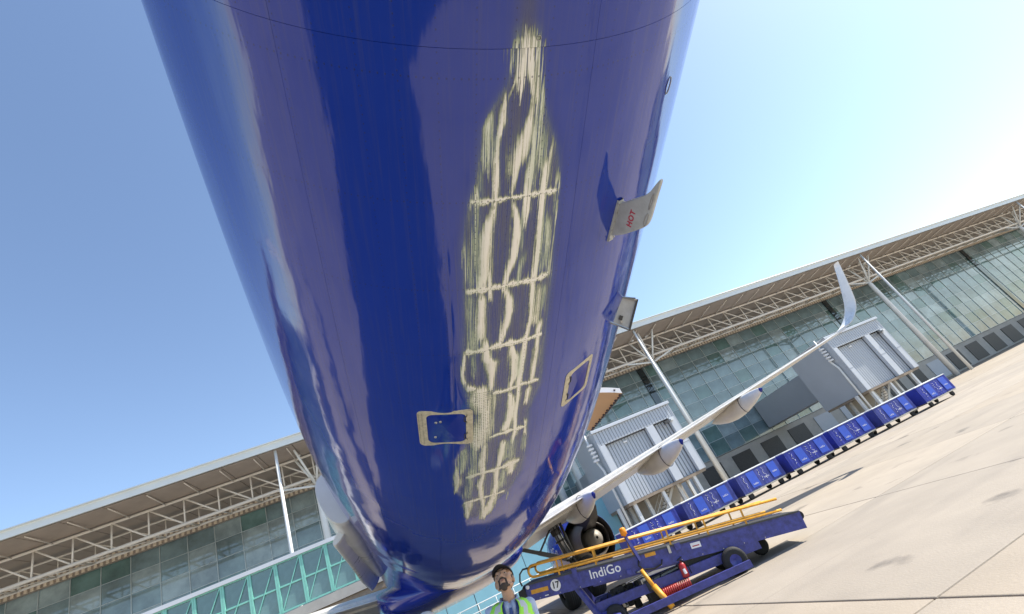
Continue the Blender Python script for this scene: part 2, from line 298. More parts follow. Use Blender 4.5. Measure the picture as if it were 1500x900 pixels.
OUTR=[[8.897,-2.18],[8.753,-1.16],[8.646,-0.26],[8.523,1.8],[8.439,3.28],[8.351,4.12],[8.207,4.35],[7.917,4.85],[7.568,5.44],[7.148,5.54],[6.62,5.88],[6.315,3.24],[5.781,3.61],[5.274,2.95],[4.898,-1.41],[4.77,-5.1],[4.398,-7.43],[4.334,-9.22]]
MAST={"A":[0.581,-7.721,3.075],"n":[0.3396,-0.2159,-0.9154],"t":[0.0604,-0.9663,0.2503],"out":[[0.0,-0.0],[0.257,-0.0],[0.249,0.015],[0.341,0.127],[0.385,0.17],[0.478,0.203],[0.475,0.214],[0.381,0.215],[0.291,0.219],[0.235,0.22],[0.189,0.208],[0.137,0.154],[0.077,0.09],[0.012,0.023]],"hot":[[0.148,0.1],[0.244,0.102],[0.244,0.121],[0.149,0.12]],"lip":[[0.271,0.204],[0.225,0.191],[0.191,0.203],[0.21,0.215]]}

# ------------------------------------------------------------------ the ground
def make_ground_mat():
    m = mat('apron_concrete', (.37, .318, .25), .85, var=.07, scale=.35, bump=.25, bscale=25, stain=(.285, .245, .195))
    return m
M_apron = make_ground_mat()
ground = MB().add([(-1500, -1500, -.03), (1500, -1500, -.03), (1500, 1500, -.03), (-1500, 1500, -.03)], [(0, 1, 2, 3)], M_apron).build('apron')
tag(ground, 'sunlit beige concrete apron laid in large square slabs', None, None, 'structure')
def slab_mat(k, c):
    m = mat('concrete_slab_%s' % k, c, .85, var=.06, scale=.5, bump=.25, bscale=30, stain=tuple(x * .80 for x in c)); t = m.node_tree; b = t.nodes['Principled BSDF']; L = t.links.new
    src = b.inputs['Base Color'].links[0].from_socket; geo = t.nodes.new('ShaderNodeNewGeometry')
    def nz(sc, rot, scale, lo, hi):
        mp_ = t.nodes.new('ShaderNodeMapping'); mp_.inputs['Scale'].default_value = sc; mp_.inputs['Rotation'].default_value = (0, 0, rot); L(geo.outputs['Position'], mp_.inputs[0])
        n = t.nodes.new('ShaderNodeTexNoise'); n.inputs['Scale'].default_value = scale; n.inputs['Detail'].default_value = 5; L(mp_.outputs[0], n.inputs[0])
        r = t.nodes.new('ShaderNodeMapRange'); r.inputs['From Min'].default_value = lo; r.inputs['From Max'].default_value = hi; L(n.outputs['Fac'], r.inputs['Value']); return r.outputs[0]
    def mixc(f, a, col, amt):
        q = t.nodes.new('ShaderNodeMath'); q.operation = 'MULTIPLY'; q.inputs[1].default_value = amt; L(f, q.inputs[0])
        n = t.nodes.new('ShaderNodeMix'); n.data_type = 'RGBA'; L(q.outputs[0], n.inputs[0]); L(a, n.inputs[6]); n.inputs[7].default_value = (*col, 1); return n.outputs[2]
    c1 = mixc(nz((.16, 1.0, 1), .35, 1.0, .54, .72), src, (.09, .085, .08), .16)     # tyre marks
    c1 = mixc(nz((.02, 2.6, 1), -.5, 1.0, .64, .68), c1, (.07, .065, .06), .22)
    c1 = mixc(nz((1, 1, 1), 0, .9, .64, .74), c1, (.05, .045, .04), .6)            # oil spots
    L(c1, b.inputs['Base Color']); return m
slab_ms = [MB().bbox((0, 0, -.1), (4.975, 4.975, .2), slab_mat(k, c), .014).build('slab', mesh_only=True) for k, c in (('pale', (.375, .322, .252)), ('warm', (.352, .298, .228)), ('worn', (.335, .290, .230)))]
for i in range(-4, 12):
    for j in range(-4, 9):
        inst('slab', random.choice(slab_ms), ground, (i * 5 + .7, j * 5 + 2.2, random.uniform(-.002, .002)))

# ------------------------------------------------------------------ the airliner
plane = empty('airliner', (0, 6, 0), 0, 'blue-bellied airliner with a long pale scrape worn through the paint under its tail', 'airplane')
PO = Vector((0, 6, 0))
def part(mb, name, parent=plane):
    o = mb.build(name, parent)
    if parent is plane: o.location = -PO
    return o
def prof(s):
    s = np.asarray(s, float); sp = np.clip(s, 0, None); k, L0 = .23, 6.06
    r = np.where(sp < L0, k * sp * sp / (2 * L0), k * (sp - L0 / 2)); zb = 1.895 + r
    zt = 1.895 + 4.14 - .03 * np.clip(sp - 2, 0, None)
    hw = 1.975 * (1 - .85 * np.clip((sp - 1.558) / (16 - 1.558), 0, None) ** 1.693)
    nose = np.clip((-s - 25) / 6.5, 0, 1); q = np.sqrt(np.clip(1 - nose ** 2, 0.02, 1))
    c = (zb + zt) / 2; zb = c - (c - zb) * q; zt = c + (zt - c) * q; hw = hw * q
    return zb, zt, hw
def bend(s): return -.055 * np.clip(1.2 - np.asarray(s, float), 0, 14)
def skin_pt(s, a, off=0.):
    s = np.asarray(s, float); a = np.asarray(a, float)
    zb, zt, hw = prof(s); c = (zb + zt) / 2; h = (zt - zb) / 2
    return np.stack([bend(s) + (hw + off) * np.sin(a), -s + 0 * a, c - (h + off) * np.cos(a)], -1)
def skin_vec(s, adeg, off=0.): return Vector(skin_pt(s, R(adeg), off).tolist())
def skin_frame(s, adeg):
    p = skin_vec(s, adeg); tf = (skin_vec(s - .02, adeg) - p).normalized(); ta = (skin_vec(s, adeg + .5) - p).normalized()
    return p, tf, ta, ta.cross(tf).normalized() if False else tf.cross(ta).normalized()

def sstep(e0, e1, x):
    t = np.clip((x - e0) / (e1 - e0), 0, 1); return t * t * (3 - 2 * t)
def boxblur(a, n, axis):
    if n < 2: return a
    k = np.ones(n) / n; return np.apply_along_axis(lambda v: np.convolve(np.pad(v, (n // 2, n - 1 - n // 2), mode='edge'), k, 'valid'), axis, a)
def wear(S, A):
    """scrape masks on a grid of stations S (ascending, metres aft) and angles A (degrees): bright metal, green primer, abraded grey"""
    nS, nA = len(S), len(A); SS, AA = np.meshgrid(S, A, indexing='ij')
    n1 = boxblur(RNG.standard_normal((nS, nA)), 31, 0); n1 /= n1.std() + 1e-9
    n2 = boxblur(RNG.standard_normal((nS, nA)), 101, 0); n2 /= n2.std() + 1e-9
    n3 = boxblur(boxblur(RNG.standard_normal((nS, nA)), 9, 0), 3, 1); n3 /= n3.std() + 1e-9
    st = .5 * n1 + .5 * n2
    hf = boxblur(RNG.standard_normal((nS, nA)), 61, 0); hf = hf / (hf.std() + 1e-9) * .75 + .5 * n1
    lf = boxblur(boxblur(RNG.standard_normal((nS, nA)), 41, 0), 9, 1); lf /= lf.std() + 1e-9          # soft blotches
    V = np.zeros_like(SS); gr = np.zeros_like(SS)
    for kind, amp, pts in STROKES:
        p = sorted(pts); ps = np.array([q[0] for q in p]); pa = np.array([q[1] for q in p]); pw = np.array([q[2] for q in p]) + .10
        lo, hi = ps[0], ps[-1]; j0, j1 = np.searchsorted(S, [lo - .08, hi + .08])
        if j1 <= j0: continue
        s = SS[j0:j1]; a = AA[j0:j1]; ac = np.interp(s, ps, pa); aw = np.interp(s, ps, pw)
        d = np.abs(a - ac + .10 * lf[j0:j1]) / aw; z = st[j0:j1]; h_ = hf[j0:j1]
        end = sstep(lo - .06, lo + .03, s + .022 * z + .02 * h_) * (1 - sstep(hi - .03, hi + .06, s + .022 * z + .02 * h_))
        if kind == 'b':
            core = np.exp(-(d / 1.05) ** 2.6); skirt = np.exp(-(d / 2.0) ** 2)
            v = amp * (core * (.90 + .10 * h_) + .36 * skirt * (1 - core) * (1 + .55 * h_)) * end
            gr[j0:j1] = np.maximum(gr[j0:j1], .5 * skirt * (1 - core) * end)
        else:
            e2 = np.exp(-(d / 1.35) ** 2); v = amp * e2 * (.56 + .24 * h_) * end; gr[j0:j1] = np.maximum(gr[j0:j1], e2 * end)
        V[j0:j1] = np.maximum(V[j0:j1], v)
    for pts in RIBS:
        p = sorted(pts, key=lambda q: q[1]); pa = np.array([q[1] for q in p]); ps = np.array([q[0] for q in p]); pw = np.array([q[2] for q in p]) * 1.05 + .003
        wav = .006 * np.sin(AA * 1.9 + 3 * ps[0]) * (np.abs(np.sin(AA * .93 + ps[0])) > .2)
        sc = np.interp(AA, pa, ps) + wav * .5; ww = np.interp(AA, pa, pw) * (1 + .22 * np.sin(AA * 1.9 + 1 + ps[0]))
        d = (SS - sc) / ww; d = np.where(d > 0, d * .75, d * 1.1)           # sharper on the forward edge
        inr = sstep(pa[0] - .5, pa[0] + .15, AA) * (1 - sstep(pa[-1] - .15, pa[-1] + .5, AA))
        v = np.exp(-np.abs(d) ** 2.2) * inr * (.84 + .06 * n3.clip(-1.6, 1.2)) + .30 * np.exp(-(d / 3.2) ** 2) * inr * (1 + .5 * hf) * .9
        V = np.maximum(V, v)
        V *= 1 - .60 * (np.abs(SS - sc + .004) < .0026) * inr * (n1 > -.5)   # the rivet line stays dark
    for sa, sl in ((-8.35, -.12), (-5.35, -.05), (-2.15, .02), (1.5, .08), (-11.0, -.2)):   # stringer rivet lines: broken dark traces
        ln = np.exp(-((AA - (sa + sl * (8.9 - SS) * 1.2)) / .085) ** 2) * (n1 > -.2); V *= 1 - .60 * ln
    hole = ((np.mod(SS / .021, 1) - .5) ** 2 + (np.mod(AA / .52, 1) - .5) ** 2 < .085) & (SS > 5.6) & (SS < 6.72) & (AA < -7.2) & (AA > -14.5)
    V *= np.where(hole, .50, 1)                                              # perforated patch: dark fastener holes
    ol = sorted(OUTL); orr = sorted(OUTR)
    al = np.interp(S, [q[0] for q in ol], [q[1] for q in ol])[:, None]; ar = np.interp(S, [q[0] for q in orr], [q[1] for q in orr])[:, None]
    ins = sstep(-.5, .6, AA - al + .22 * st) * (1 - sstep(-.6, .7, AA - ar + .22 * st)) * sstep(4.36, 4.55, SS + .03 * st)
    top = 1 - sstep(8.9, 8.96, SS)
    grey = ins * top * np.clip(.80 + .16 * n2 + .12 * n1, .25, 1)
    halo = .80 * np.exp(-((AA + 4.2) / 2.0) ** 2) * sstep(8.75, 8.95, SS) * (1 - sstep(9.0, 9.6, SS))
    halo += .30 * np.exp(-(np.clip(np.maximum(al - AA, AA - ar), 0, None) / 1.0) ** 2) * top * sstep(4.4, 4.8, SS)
    # a few long scratches
    for sa, s0, s1 in ((2.6, 7.0, 8.5), (-17.2, 5.6, 8.1), (-15.6, 7.0, 8.15), (5.0, 6.8, 8.1)):
        grey = np.maximum(grey, .5 * np.exp(-((AA - sa - .5 * np.sin(SS * 2)) / .10) ** 2) * sstep(s0, s0 + .3, SS) * (1 - sstep(s1 - .3, s1, SS)))
    V = V + ins * top * (.10 + .07 * hf + .05 * lf)                           # faint scratching everywhere inside the worn area
    edge = np.exp(-(np.minimum(np.abs(AA - al), np.abs(AA - ar)) / .9) ** 2) * top * sstep(4.36, 4.55, SS)
    V = V + edge * np.clip(.16 * hf, 0, .5); gr = np.maximum(gr, .7 * edge)
    return V.clip(0, 1.1), gr.clip(0, 1), np.maximum(grey, halo).clip(0, 1)

fus_core = []
def make_core():
    s = np.concatenate([np.linspace(-31.4, -25, 22), np.linspace(-24, 0, 25), np.linspace(.5, 15.2, 30)]); a = np.radians(np.linspace(-180, 180, 61))
    SS, AA = np.meshgrid(s, a, indexing='ij'); P = skin_pt(SS, AA, -.02); nA = len(a)
    f = [(i * nA + k, i * nA + k + 1, (i + 1) * nA + k + 1, (i + 1) * nA + k) for i in range(len(s) - 1) for k in range(nA - 1)]
    return MB().add(P.reshape(-1, 3).tolist(), f, M_joint, True)
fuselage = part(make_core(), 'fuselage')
def skin_panel(S, A, wearing=False, m=None, name='skin_panel', dent=0.):
    """one riveted skin panel: an outer sheet with turned-in edges; S stations (m), A angles (deg)"""
    S = np.asarray(S, float); A = np.asarray(A, float); nS, nA = len(S), len(A); SS, AA = np.meshgrid(S, np.radians(A), indexing='ij')
    off = np.zeros_like(SS); col = None
    if wearing:
        br, gr, gy = wear(S, A); col = (br, gr, gy)
        cell = np.abs(np.sin((SS - 8.217) * math.pi / .5335)) ** .6
        off = dent * gy * (1 - np.minimum(br, 1)) * cell
        off = boxblur(boxblur(boxblur(boxblur(off, 7, 0), 7, 1), 7, 0), 7, 1)
    zb, zt, hw = prof(SS); c = (zb + zt) / 2; h = (zt - zb) / 2
    P = np.stack([bend(SS) + (hw + off) * np.sin(AA), -SS, c - (h + off) * np.cos(AA)], -1).reshape(-1, 3)
    ii, kk = np.meshgrid(np.arange(nS - 1), np.arange(nA - 1), indexing='ij'); b0 = (ii * nA + kk).ravel()
    F = np.stack([b0, b0 + nA, b0 + nA + 1, b0 + 1], 1)
    ring = np.concatenate([np.arange(nA), np.arange(1, nS) * nA + nA - 1, (nS - 1) * nA + np.arange(nA - 2, -1, -1), np.arange(nS - 2, -1, -1) * nA])
    Q = skin_pt(SS.reshape(-1)[ring], AA.reshape(-1)[ring], -.026); nv = len(P); nr = len(ring)
    P2 = np.concatenate([P, P[ring], Q]); j = np.arange(nr - 1)
    F2 = np.stack([nv + j, nv + j + 1, nv + nr + j + 1, nv + nr + j], 1)
    FF = np.concatenate([F, F2]); nf = len(FF)
    me = bpy.data.meshes.new(name); me.vertices.add(len(P2)); me.vertices.foreach_set('co', P2.astype(np.float32).ravel())
    me.loops.add(nf * 4); me.loops.foreach_set('vertex_index', FF.astype(np.int32).ravel()); me.polygons.add(nf)
    me.polygons.foreach_set('loop_start', np.arange(0, nf * 4, 4, dtype=np.int32)); me.polygons.foreach_set('loop_total', np.full(nf, 4, np.int32))
    me.polygons.foreach_set('use_smooth', np.ones(nf, bool)); me.update(calc_edges=True)
    su = np.stack([SS.ravel(), (AA * 1.72).ravel()], 1); su = np.concatenate([su, su[ring], su[ring]])
    uvl = me.uv_layers.new(name='UVMap'); uvl.data.foreach_set('uv', su[FF.ravel()].astype(np.float32).ravel())
    if col is not None:
        ca = me.color_attributes.new('wear', 'FLOAT_COLOR', 'POINT'); C4 = np.ones((len(P2), 4), np.float32); C4[:, :3] = 0
        for q in range(3): C4[:nv, q] = col[q].ravel(); C4[nv:nv + nr, q] = col[q].ravel()[ring]
        ca.data.foreach_set('color', C4.ravel())
    me.materials.append(m or M_skin); me.validate()
    return inst(name, me, fuselage)
g = .0008
rings = [(-31.2, -25), (-25, -14), (-14, -5), (-5, 4.28), (4.28, 8.853), (8.853, 12.2), (12.2, 15.2)]
cuts = [-180, -120, -42, 8.4, 43, 120, 180]
for (s0, s1) in rings:
    for a0, a1 in zip(cuts[:-1], cuts[1:]):
        ga = math.degrees(g / 1.6) * .8
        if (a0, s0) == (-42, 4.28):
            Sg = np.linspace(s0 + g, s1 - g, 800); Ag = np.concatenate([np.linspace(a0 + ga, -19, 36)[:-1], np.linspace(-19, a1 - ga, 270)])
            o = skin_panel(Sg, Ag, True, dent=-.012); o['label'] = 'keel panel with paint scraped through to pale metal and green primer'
        elif (a0, s0) == (-42, 8.853):
            Sg = np.concatenate([np.linspace(s0 + g, 9.1, 60), np.linspace(9.12, s1 - g, 60)]); Ag = np.concatenate([np.linspace(a0 + ga, -14, 30)[:-1], np.linspace(-14, 4, 160)[:-1], np.linspace(4, a1 - ga, 8)])
            skin_panel(Sg, Ag, True)
        else:
            nS = max(4, int((s1 - s0) / .12)); nA = max(6, int((a1 - a0) / 2.2))
            white = (a0 in (-180, 120) and s1 <= 4.3)
            skin_panel(np.linspace(s0 + g, s1 - g, nS), np.linspace(a0 + ga, a1 - ga, nA), m=M_white if white else None)
# the tail cone's closing cap is inside the last ring of panels

# access panels: abraded beige surround with rivets, blue door, latches
def patch(s0, s1, a0, a1, off, n=14):
    s = np.linspace(s0, s1, n); a = np.linspace(a0, a1, n); SS, AA = np.meshgrid(s, np.radians(a), indexing='ij'); P = skin_pt(SS, AA, off)
    return P.reshape(-1, 3).tolist(), [(i * n + k, (i + 1) * n + k, (i + 1) * n + k + 1, i * n + k + 1) for i in range(n - 1) for k in range(n - 1)]
def access_panel(sg):
    s0, s1, ai, ao = 6.07, 6.54, 12.3 if sg < 0 else 14.2, 26.0 if sg < 0 else 24.9
    o = MB(); n = 24
    def rr(ds, da, k, rc):   # rounded rectangle loop in (s, a); inset ds (m), da (deg) per side (inboard, outboard)
        di, do = da; pts = []
        cs, ce = s0 + ds, s1 - ds; b0, b1 = ai + di, ao - do; ra = rc / .0305
        for (cx, cy, t0) in ((ce - rc, b1 - ra, 0), (cs + rc, b1 - ra, 90), (cs + rc, b0 + ra, 180), (ce - rc, b0 + ra, 270)):
            for q in range(7):
                t = R(t0 + 15 * q); pts.append((cx + rc * math.cos(t), cy + ra * math.sin(t)))
        return pts
    A_ = rr(0, (0, 0), 0, .045); B_ = rr(.040, (1.75, 2.2 if sg < 0 else 1.25), 0, .05)
    N = len(A_)
    def pv(q, off): return skin_vec(q[0], sg * q[1], off)
    vs = [pv(q, -.002) for q in A_] + [pv(q, .0045) for q in A_] + [pv(q, .0045) for q in B_] + [pv(q, -.004) for q in B_]
    fs = []
    for L_ in range(3):
        for k in range(N):
            f = (L_ * N + k, L_ * N + (k + 1) % N, (L_ + 1) * N + (k + 1) % N, (L_ + 1) * N + k); fs.append(f if sg > 0 else f[::-1])
    o.add(vs, fs, M_beige)
    fr = part(o, 'access_panel')
    C_ = rr(.044, (1.95, 2.4 if sg < 0 else 1.45), 0, .048); d = MB()
    ctr = ((s0 + s1) / 2, (ai + ao) / 2); vs = [pv(q, .002) for q in C_] + [pv(ctr, .003)]
    d.add(vs, [(k, (k + 1) % N, N) if sg > 0 else ((k + 1) % N, k, N) for k in range(N)], M_indigo)
    do = d.build('panel_door', fr)
    for sl in (.25, .75):                                   # dark latch notches on the inboard edge
        l = MB(); sc = s0 + (s1 - s0) * sl; b0 = ai + 1.7
        pts = [(sc - .055, b0 - .15), (sc - .03, b0 - .1), (sc - .03, b0 + .5), (sc + .03, b0 + .45), (sc + .03, b0 - .1), (sc + .06, b0 - .2)]
        l.tube([pv(q, .005) for q in pts], .0035, M_seal, 5); l.build('latch', fr)
    rv = MB()
    for k in range(26):
        for row in (.35, 1.2):
            q = (s0 + .035 + k * (s1 - s0 - .07) / 25, ao - row); p_, tf, ta, nn = skin_frame(q[0], sg * q[1])
            c = pv(q, .005); rv.add([c + tf * .0035 * math.cos(t) + ta * .0035 * math.sin(t) for t in [i * math.pi / 3 for i in range(6)]], [tuple(range(6)), tuple(range(5, -1, -1))], M_seal)
    r_ = rv.build('rivet', fr); tag(r_, kind='stuff')
    if sg < 0:
        k_ = MB()
        for q in ((6.40, 21.5), (6.41, 20.4), (6.20, 21.9)):
            k_.lathe([(0, .012), (.008, .012), (.010, .003)], M_steel, 10, Matrix.Translation(pv(q, 0)) @ skin_frame(q[0], sg * q[1])[3].to_track_quat('Z', 'Y').to_matrix().to_4x4())
        build_each(k_, 'latch_stud', fr)
    return fr
access_panel(-1); access_panel(1)

# drain mast
A0 = Vector(MAST['A']); Nn = Vector(MAST['n']); Tt = Vector(MAST['t']); Bn = Nn.cross(Tt)
def mp(q, z=0.): return A0 + Tt * q[0] + Nn * q[1] + Bn * z
def smooth_outline(pts, n=3):
    for _ in range(n):
        out = []
        for i in range(len(pts)):
            p, q = pts[i], pts[(i + 1) % len(pts)]
            if math.dist(p, q) < .01: out.append(p); continue
            out += [(p[0] * .8 + q[0] * .2, p[1] * .8 + q[1] * .2), (p[0] * .2 + q[0] * .8, p[1] * .2 + q[1] * .8)]
        pts = out
    return pts
def plate(pts, place, th, m, bev=.006):
    """extruded outline with bevelled rim"""
    N = len(pts); cx = sum(p[0] for p in pts) / N; cy = sum(p[1] for p in pts) / N
    def ins(p): d = math.hypot(p[0] - cx, p[1] - cy); k = max(.1, 1 - bev / max(d, 1e-6)); return (cx + (p[0] - cx) * k, cy + (p[1] - cy) * k)
    I = [ins(p) for p in pts]
    vs = [place(p, th / 2) for p in I] + [place(p, th / 2 - bev * .5) for p in pts] + [place(p, -th / 2 + bev * .5) for p in pts] + [place(p, -th / 2) for p in I]
    fs = [tuple(range(N)), tuple(range(4 * N - 1, 3 * N - 1, -1))]
    for L_ in range(3): fs += [(L_ * N + k, (L_ + 1) * N + k, (L_ + 1) * N + (k + 1) % N, L_ * N + (k + 1) % N) for k in range(N)]
    return MB().add(vs, fs, m)
mast_pts = smooth_outline([(.012, -.01), (.245, -.01)] + [tuple(q) for q in MAST['out'][2:-1]], 2)
mast = part(plate(mast_pts, mp, .028, M_mast, .008), 'drain_mast')
fl = MB()
fl.add([mp((a_, h_), z_) for z_, h_ in ((-.026, -.006), (-.022, .012), (.022, .012), (.026, -.006)) for a_ in (-.012, .268)], [(0, 1, 3, 2), (2, 3, 5, 4), (4, 5, 7, 6)], M_mast)
for k in range(5):
    for z_ in (-.021, .021): fl.lathe([(0, .010), (.005, .010), (.006, 0)], M_steel, 8, Matrix.Translation(mp((.01 + k * .06, .008), z_)) @ (Nn.to_track_quat('Z', 'Y').to_matrix().to_4x4()))
fl.build('mounting_flange', mast)
lip = MB()
for (c0, c1, ra, rb) in ((.232, .200, .040, .0085), (.345, .198, .05, .006)):
    lip.tube([mp((c0 + ra * math.cos(t), c1 + rb * math.sin(t) + .12 * (ra * math.cos(t)) * (0 if c0 < .3 else .2)), .0145) for t in [i * math.pi / 8 for i in range(16)]], .003, M_steel, 6, closed=True)
build_each(lip, 'drain_outlet', mast)
hq = MAST['hot']; hc = ((hq[0][0] + hq[2][0]) / 2, (hq[0][1] + hq[2][1]) / 2)
hx = (mp(hq[1]) - mp(hq[0])); view_side = 1 if (CAM - mp(hc)).dot(Bn) > 0 else -1
hy = Bn.cross(hx) * view_side
text_mesh('lettering', 'HOT', .046, M_hot, frame(mp(hc, .0150 * view_side), hx, hy), mast, .0006, 1.15, .0012)

# small skin fittings: oval drain, round drain hole
def skin_disc(s, a, ra, rb, m, name, off=.002):
    p_, tf, ta, nn = skin_frame(s, a); c = skin_vec(s, a, off)
    o = MB().add([c + tf * ra * math.cos(t) + ta * rb * math.sin(t) for t in [i * math.pi / 10 for i in range(20)]] + [skin_vec(s, a, -.01) ], [(k, (k + 1) % 20, 20) for k in range(20)], m)
    o.tube([c + tf * ra * math.cos(t) + ta * rb * math.sin(t) for t in [i * math.pi / 10 for i in range(20)]], .0018, M_steel, 5, closed=True)
    return part(o, name)
skin_disc(8.49, 34.8, .045, .028, M_seal, 'drain_hole'); skin_disc(8.885, -2.2, .009, .009, M_seal, 'drain_hole')

# open service hatch hanging from the starboard side
h4 = [Vector(q) for q in ((.915, -6.69, 2.965), (1.060, -6.80, 3.125), (1.172, -6.795, 3.059), (1.019, -6.686, 2.866))]
hn = (h4[1] - h4[0]).cross(h4[3] - h4[0]).normalized()
if hn.dot(CAM - h4[0]) < 0: hn = -hn
hat = MB(); hx = (h4[1] - h4[0]); 
def hp(u, v, w=0): return h4[0].lerp(h4[1], u).lerp(h4[3].lerp(h4[2], u), v) + hn * w
def slabq(mb, u0, u1, v0, v1, w0, w1, m):
    vs = [hp(u, v, w) for w in (w0, w1) for (u, v) in ((u0, v0), (u1, v0), (u1, v1), (u0, v1))]
    mb.add(vs, [(3, 2, 1, 0), (4, 5, 6, 7), (0, 1, 5, 4), (1, 2, 6, 5), (2, 3, 7, 6), (3, 0, 4, 7)], m)
slabq(hat, 0, 1, 0, 1, -.008, 0, M_mast)
hatch = part(hat, 'service_hatch')
rim = MB(); slabq(rim, 0, 1, .92, 1.03, .0005, .012, M_dark); slabq(rim, 0, .05, 0, .92, .0005, .012, M_steel); slabq(rim, .95, 1, 0, .92, .0005, .012, M_steel); build_each(rim, 'hatch_rim', hatch)
lt = MB(); slabq(lt, .22, .36, .22, .42, .0005, .010, M_dark); slabq(lt, .14, .2, .35, .5, .0005, .012, M_steel); build_each(lt, 'hatch_latch', hatch)
arm = MB(); arm.bar(hp(0.03, 0, .01), hp(.02, .9, .03), .012, .006, M_steel); arm.bar(hp(.97, 0, .01), hp(1.0, .8, .03), .012, .008, M_steel)
arm.bar(hp(.03, -.25, .0), hp(.03, .05, .0), .02, .01, M_steel); arm.bar(hp(.97, -.25, .0), hp(.97, .05, .0), .02, .01, M_steel)
build_each(arm, 'hinge_arm', hatch)

# open cargo door
def cargo_door():
    y0, y1 = -.06, 2.6; P = []; n = 16
    for k in range(n + 1):
        t = k / n; x = 1.93 + 2.30 * t; z = 4.02 + .40 * math.sin(math.pi * (t * .82 + .06)) - .10 * t; P.append((x, z))
    vs = []; fs = []
    for y in (y0, y1):
        for x, z in P: vs += [(x, y, z), (x, y, z + .13)]
    M2 = 2 * (n + 1)
    low = [(2 * k, 2 * k + 2, M2 + 2 * k + 2, M2 + 2 * k) for k in range(n)]; up = [(2 * k + 1, M2 + 2 * k + 1, M2 + 2 * k + 3, 2 * k + 3) for k in range(n)]
    ends = [(2 * k, 2 * k + 1, 2 * k + 3, 2 * k + 2) for k in range(n)] + [(M2 + 2 * k, M2 + 2 * k + 2, M2 + 2 * k + 3, M2 + 2 * k + 1) for k in range(n)]
    tip = [(2 * n, 2 * n + 1, M2 + 2 * n + 1, M2 + 2 * n), (0, M2, M2 + 1, 1)]
    d = MB().add(vs, up + ends + tip, M_white); d.add(vs, low, M_tan, True)
    door = part(d, 'cargo_door'); e = MB()
    for k in range(n): e.box((P[n][0] - .015 + .02 * (k % 2), y0 + .1 + (y1 - y0 - .2) * k / (n - 1), P[n][1] + .02), (.06, .07, .10), M_soot)
    e.box((P[n][0] + .012, (y0 + y1) / 2, P[n][1] + .06), (.02, y1 - y0, .12), M_soot); e.build('latch_row', door)
    b = MB()
    for k in (9, 12, 15): b.lathe([(0, .02), (.022, .02), (.022, 0)], M_soot, 10, frame((P[k][0], y0 - .002, P[k][1] + .065), (1, 0, 0), (0, 0, 1)))
    build_each(b, 'door_bumper', door)
    for k, ln in ((9, .35), (7, .4), (12, .3)):
        pass
    a = MB(); a.bar((1.85, y0 + .25, 3.55), (2.9, y0 + .25, 4.22), .06, .06, M_steel); a.bar((1.85, y1 - .25, 3.55), (2.9, y1 - .25, 4.22), .06, .06, M_steel); build_each(a, 'door_actuator', door)
cargo_door()

# belly fairing
def belly_fairing():
    ks = [(-1.9, 1.93, .5), (-2.3, 1.895, .95), (-2.9, 1.85, 1.40), (-3.7, 1.79, 1.78), (-5, 1.735, 2.02), (-7, 1.71, 2.16), (-9, 1.70, 2.22), (-14, 1.70, 2.25), (-17.5, 1.72, 2.1), (-19, 1.9, 1.5)]
    S = np.linspace(-1.9, -19, 90); kk = sorted(ks); zb = np.interp(S, [k[0] for k in kk], [k[1] for k in kk]); hw = np.interp(S, [k[0] for k in kk], [k[2] for k in kk])
    zb = boxblur(zb[:, None], 5, 0)[:, 0]; hw = boxblur(hw[:, None], 5, 0)[:, 0]
    th = np.radians(np.linspace(0, 180, 37)); V = []
    for s, z, w in zip(S, zb, hw):
        zc = 1.895 + .55 * min(1, (-s - 1.9) / 3.5) + .25
        d = zc - z
        for t in th:
            c, sn = math.cos(t), math.sin(t); V.append((float(bend(s)) + w * math.copysign(abs(c) ** .62, c), -s, zc - d * sn ** .62 if sn > 1e-6 else zc))
        V.append((float(bend(s)), -s, zc + .2))
    n = 38; fs = [(i * n + k, i * n + (k + 1) % n, (i + 1) * n + (k + 1) % n, (i + 1) * n + k) for i in range(len(S) - 1) for k in range(n)]
    fs += [tuple(range(n - 1, -1, -1))]
    return part(MB().add(V, fs, M_indigo, True), 'belly_fairing')
belly_fairing()

# white fillet along the port side, behind the wing root
def fillet():
    def tubeloft(keys, n, mb, m):
        ks = [q[0] for q in keys]; V = []; T_ = np.linspace(keys[0][0], keys[-1][0], 40)
        for t in T_:
            x, z, rx, rz, tw = (float(np.interp(t, ks, [q[i] for q in keys])) for i in (1, 2, 3, 4, 5))
            for k in range(n):
                a_ = 2 * math.pi * k / n; u = rx * math.cos(a_); w = rz * math.copysign(abs(math.sin(a_)) ** .8, math.sin(a_))
                V.append((x + u * math.cos(tw) - w * math.sin(tw), t, z + u * math.sin(tw) + w * math.cos(tw)))
        N = len(T_); fs = [(i * n + k, (i + 1) * n + k, (i + 1) * n + (k + 1) % n, i * n + (k + 1) % n) for i in range(N - 1) for k in range(n)] + [tuple(range(n)), tuple((N - 1) * n + k for k in range(n - 1, -1, -1))]
        return mb.add(V, fs, m, True)
    m = MB(); tubeloft([(-2.2, -1.95, 3.62, .20, .40, .25), (-1, -1.99, 3.52, .24, .42, .25), (1.5, -2.08, 3.46, .20, .42, .30), (3.4, -2.12, 3.34, .17, .38, .3), (4.3, -2.15, 3.26, .13, .30, .3), (4.75, -2.16, 3.2, .05, .14, .3)], 20, m, M_white); f = part(m, 'wing_root_fillet')
    e = MB(); tubeloft([(-1.6, -2.06, 3.20, .15, .05, .75), (1, -2.18, 3.13, .17, .05, .75), (3, -2.27, 3.03, .19, .05, .75), (5.2, -2.34, 2.97, .19, .05, .75)], 10, e, M_white); e.build('fillet_strake', f)
fillet()

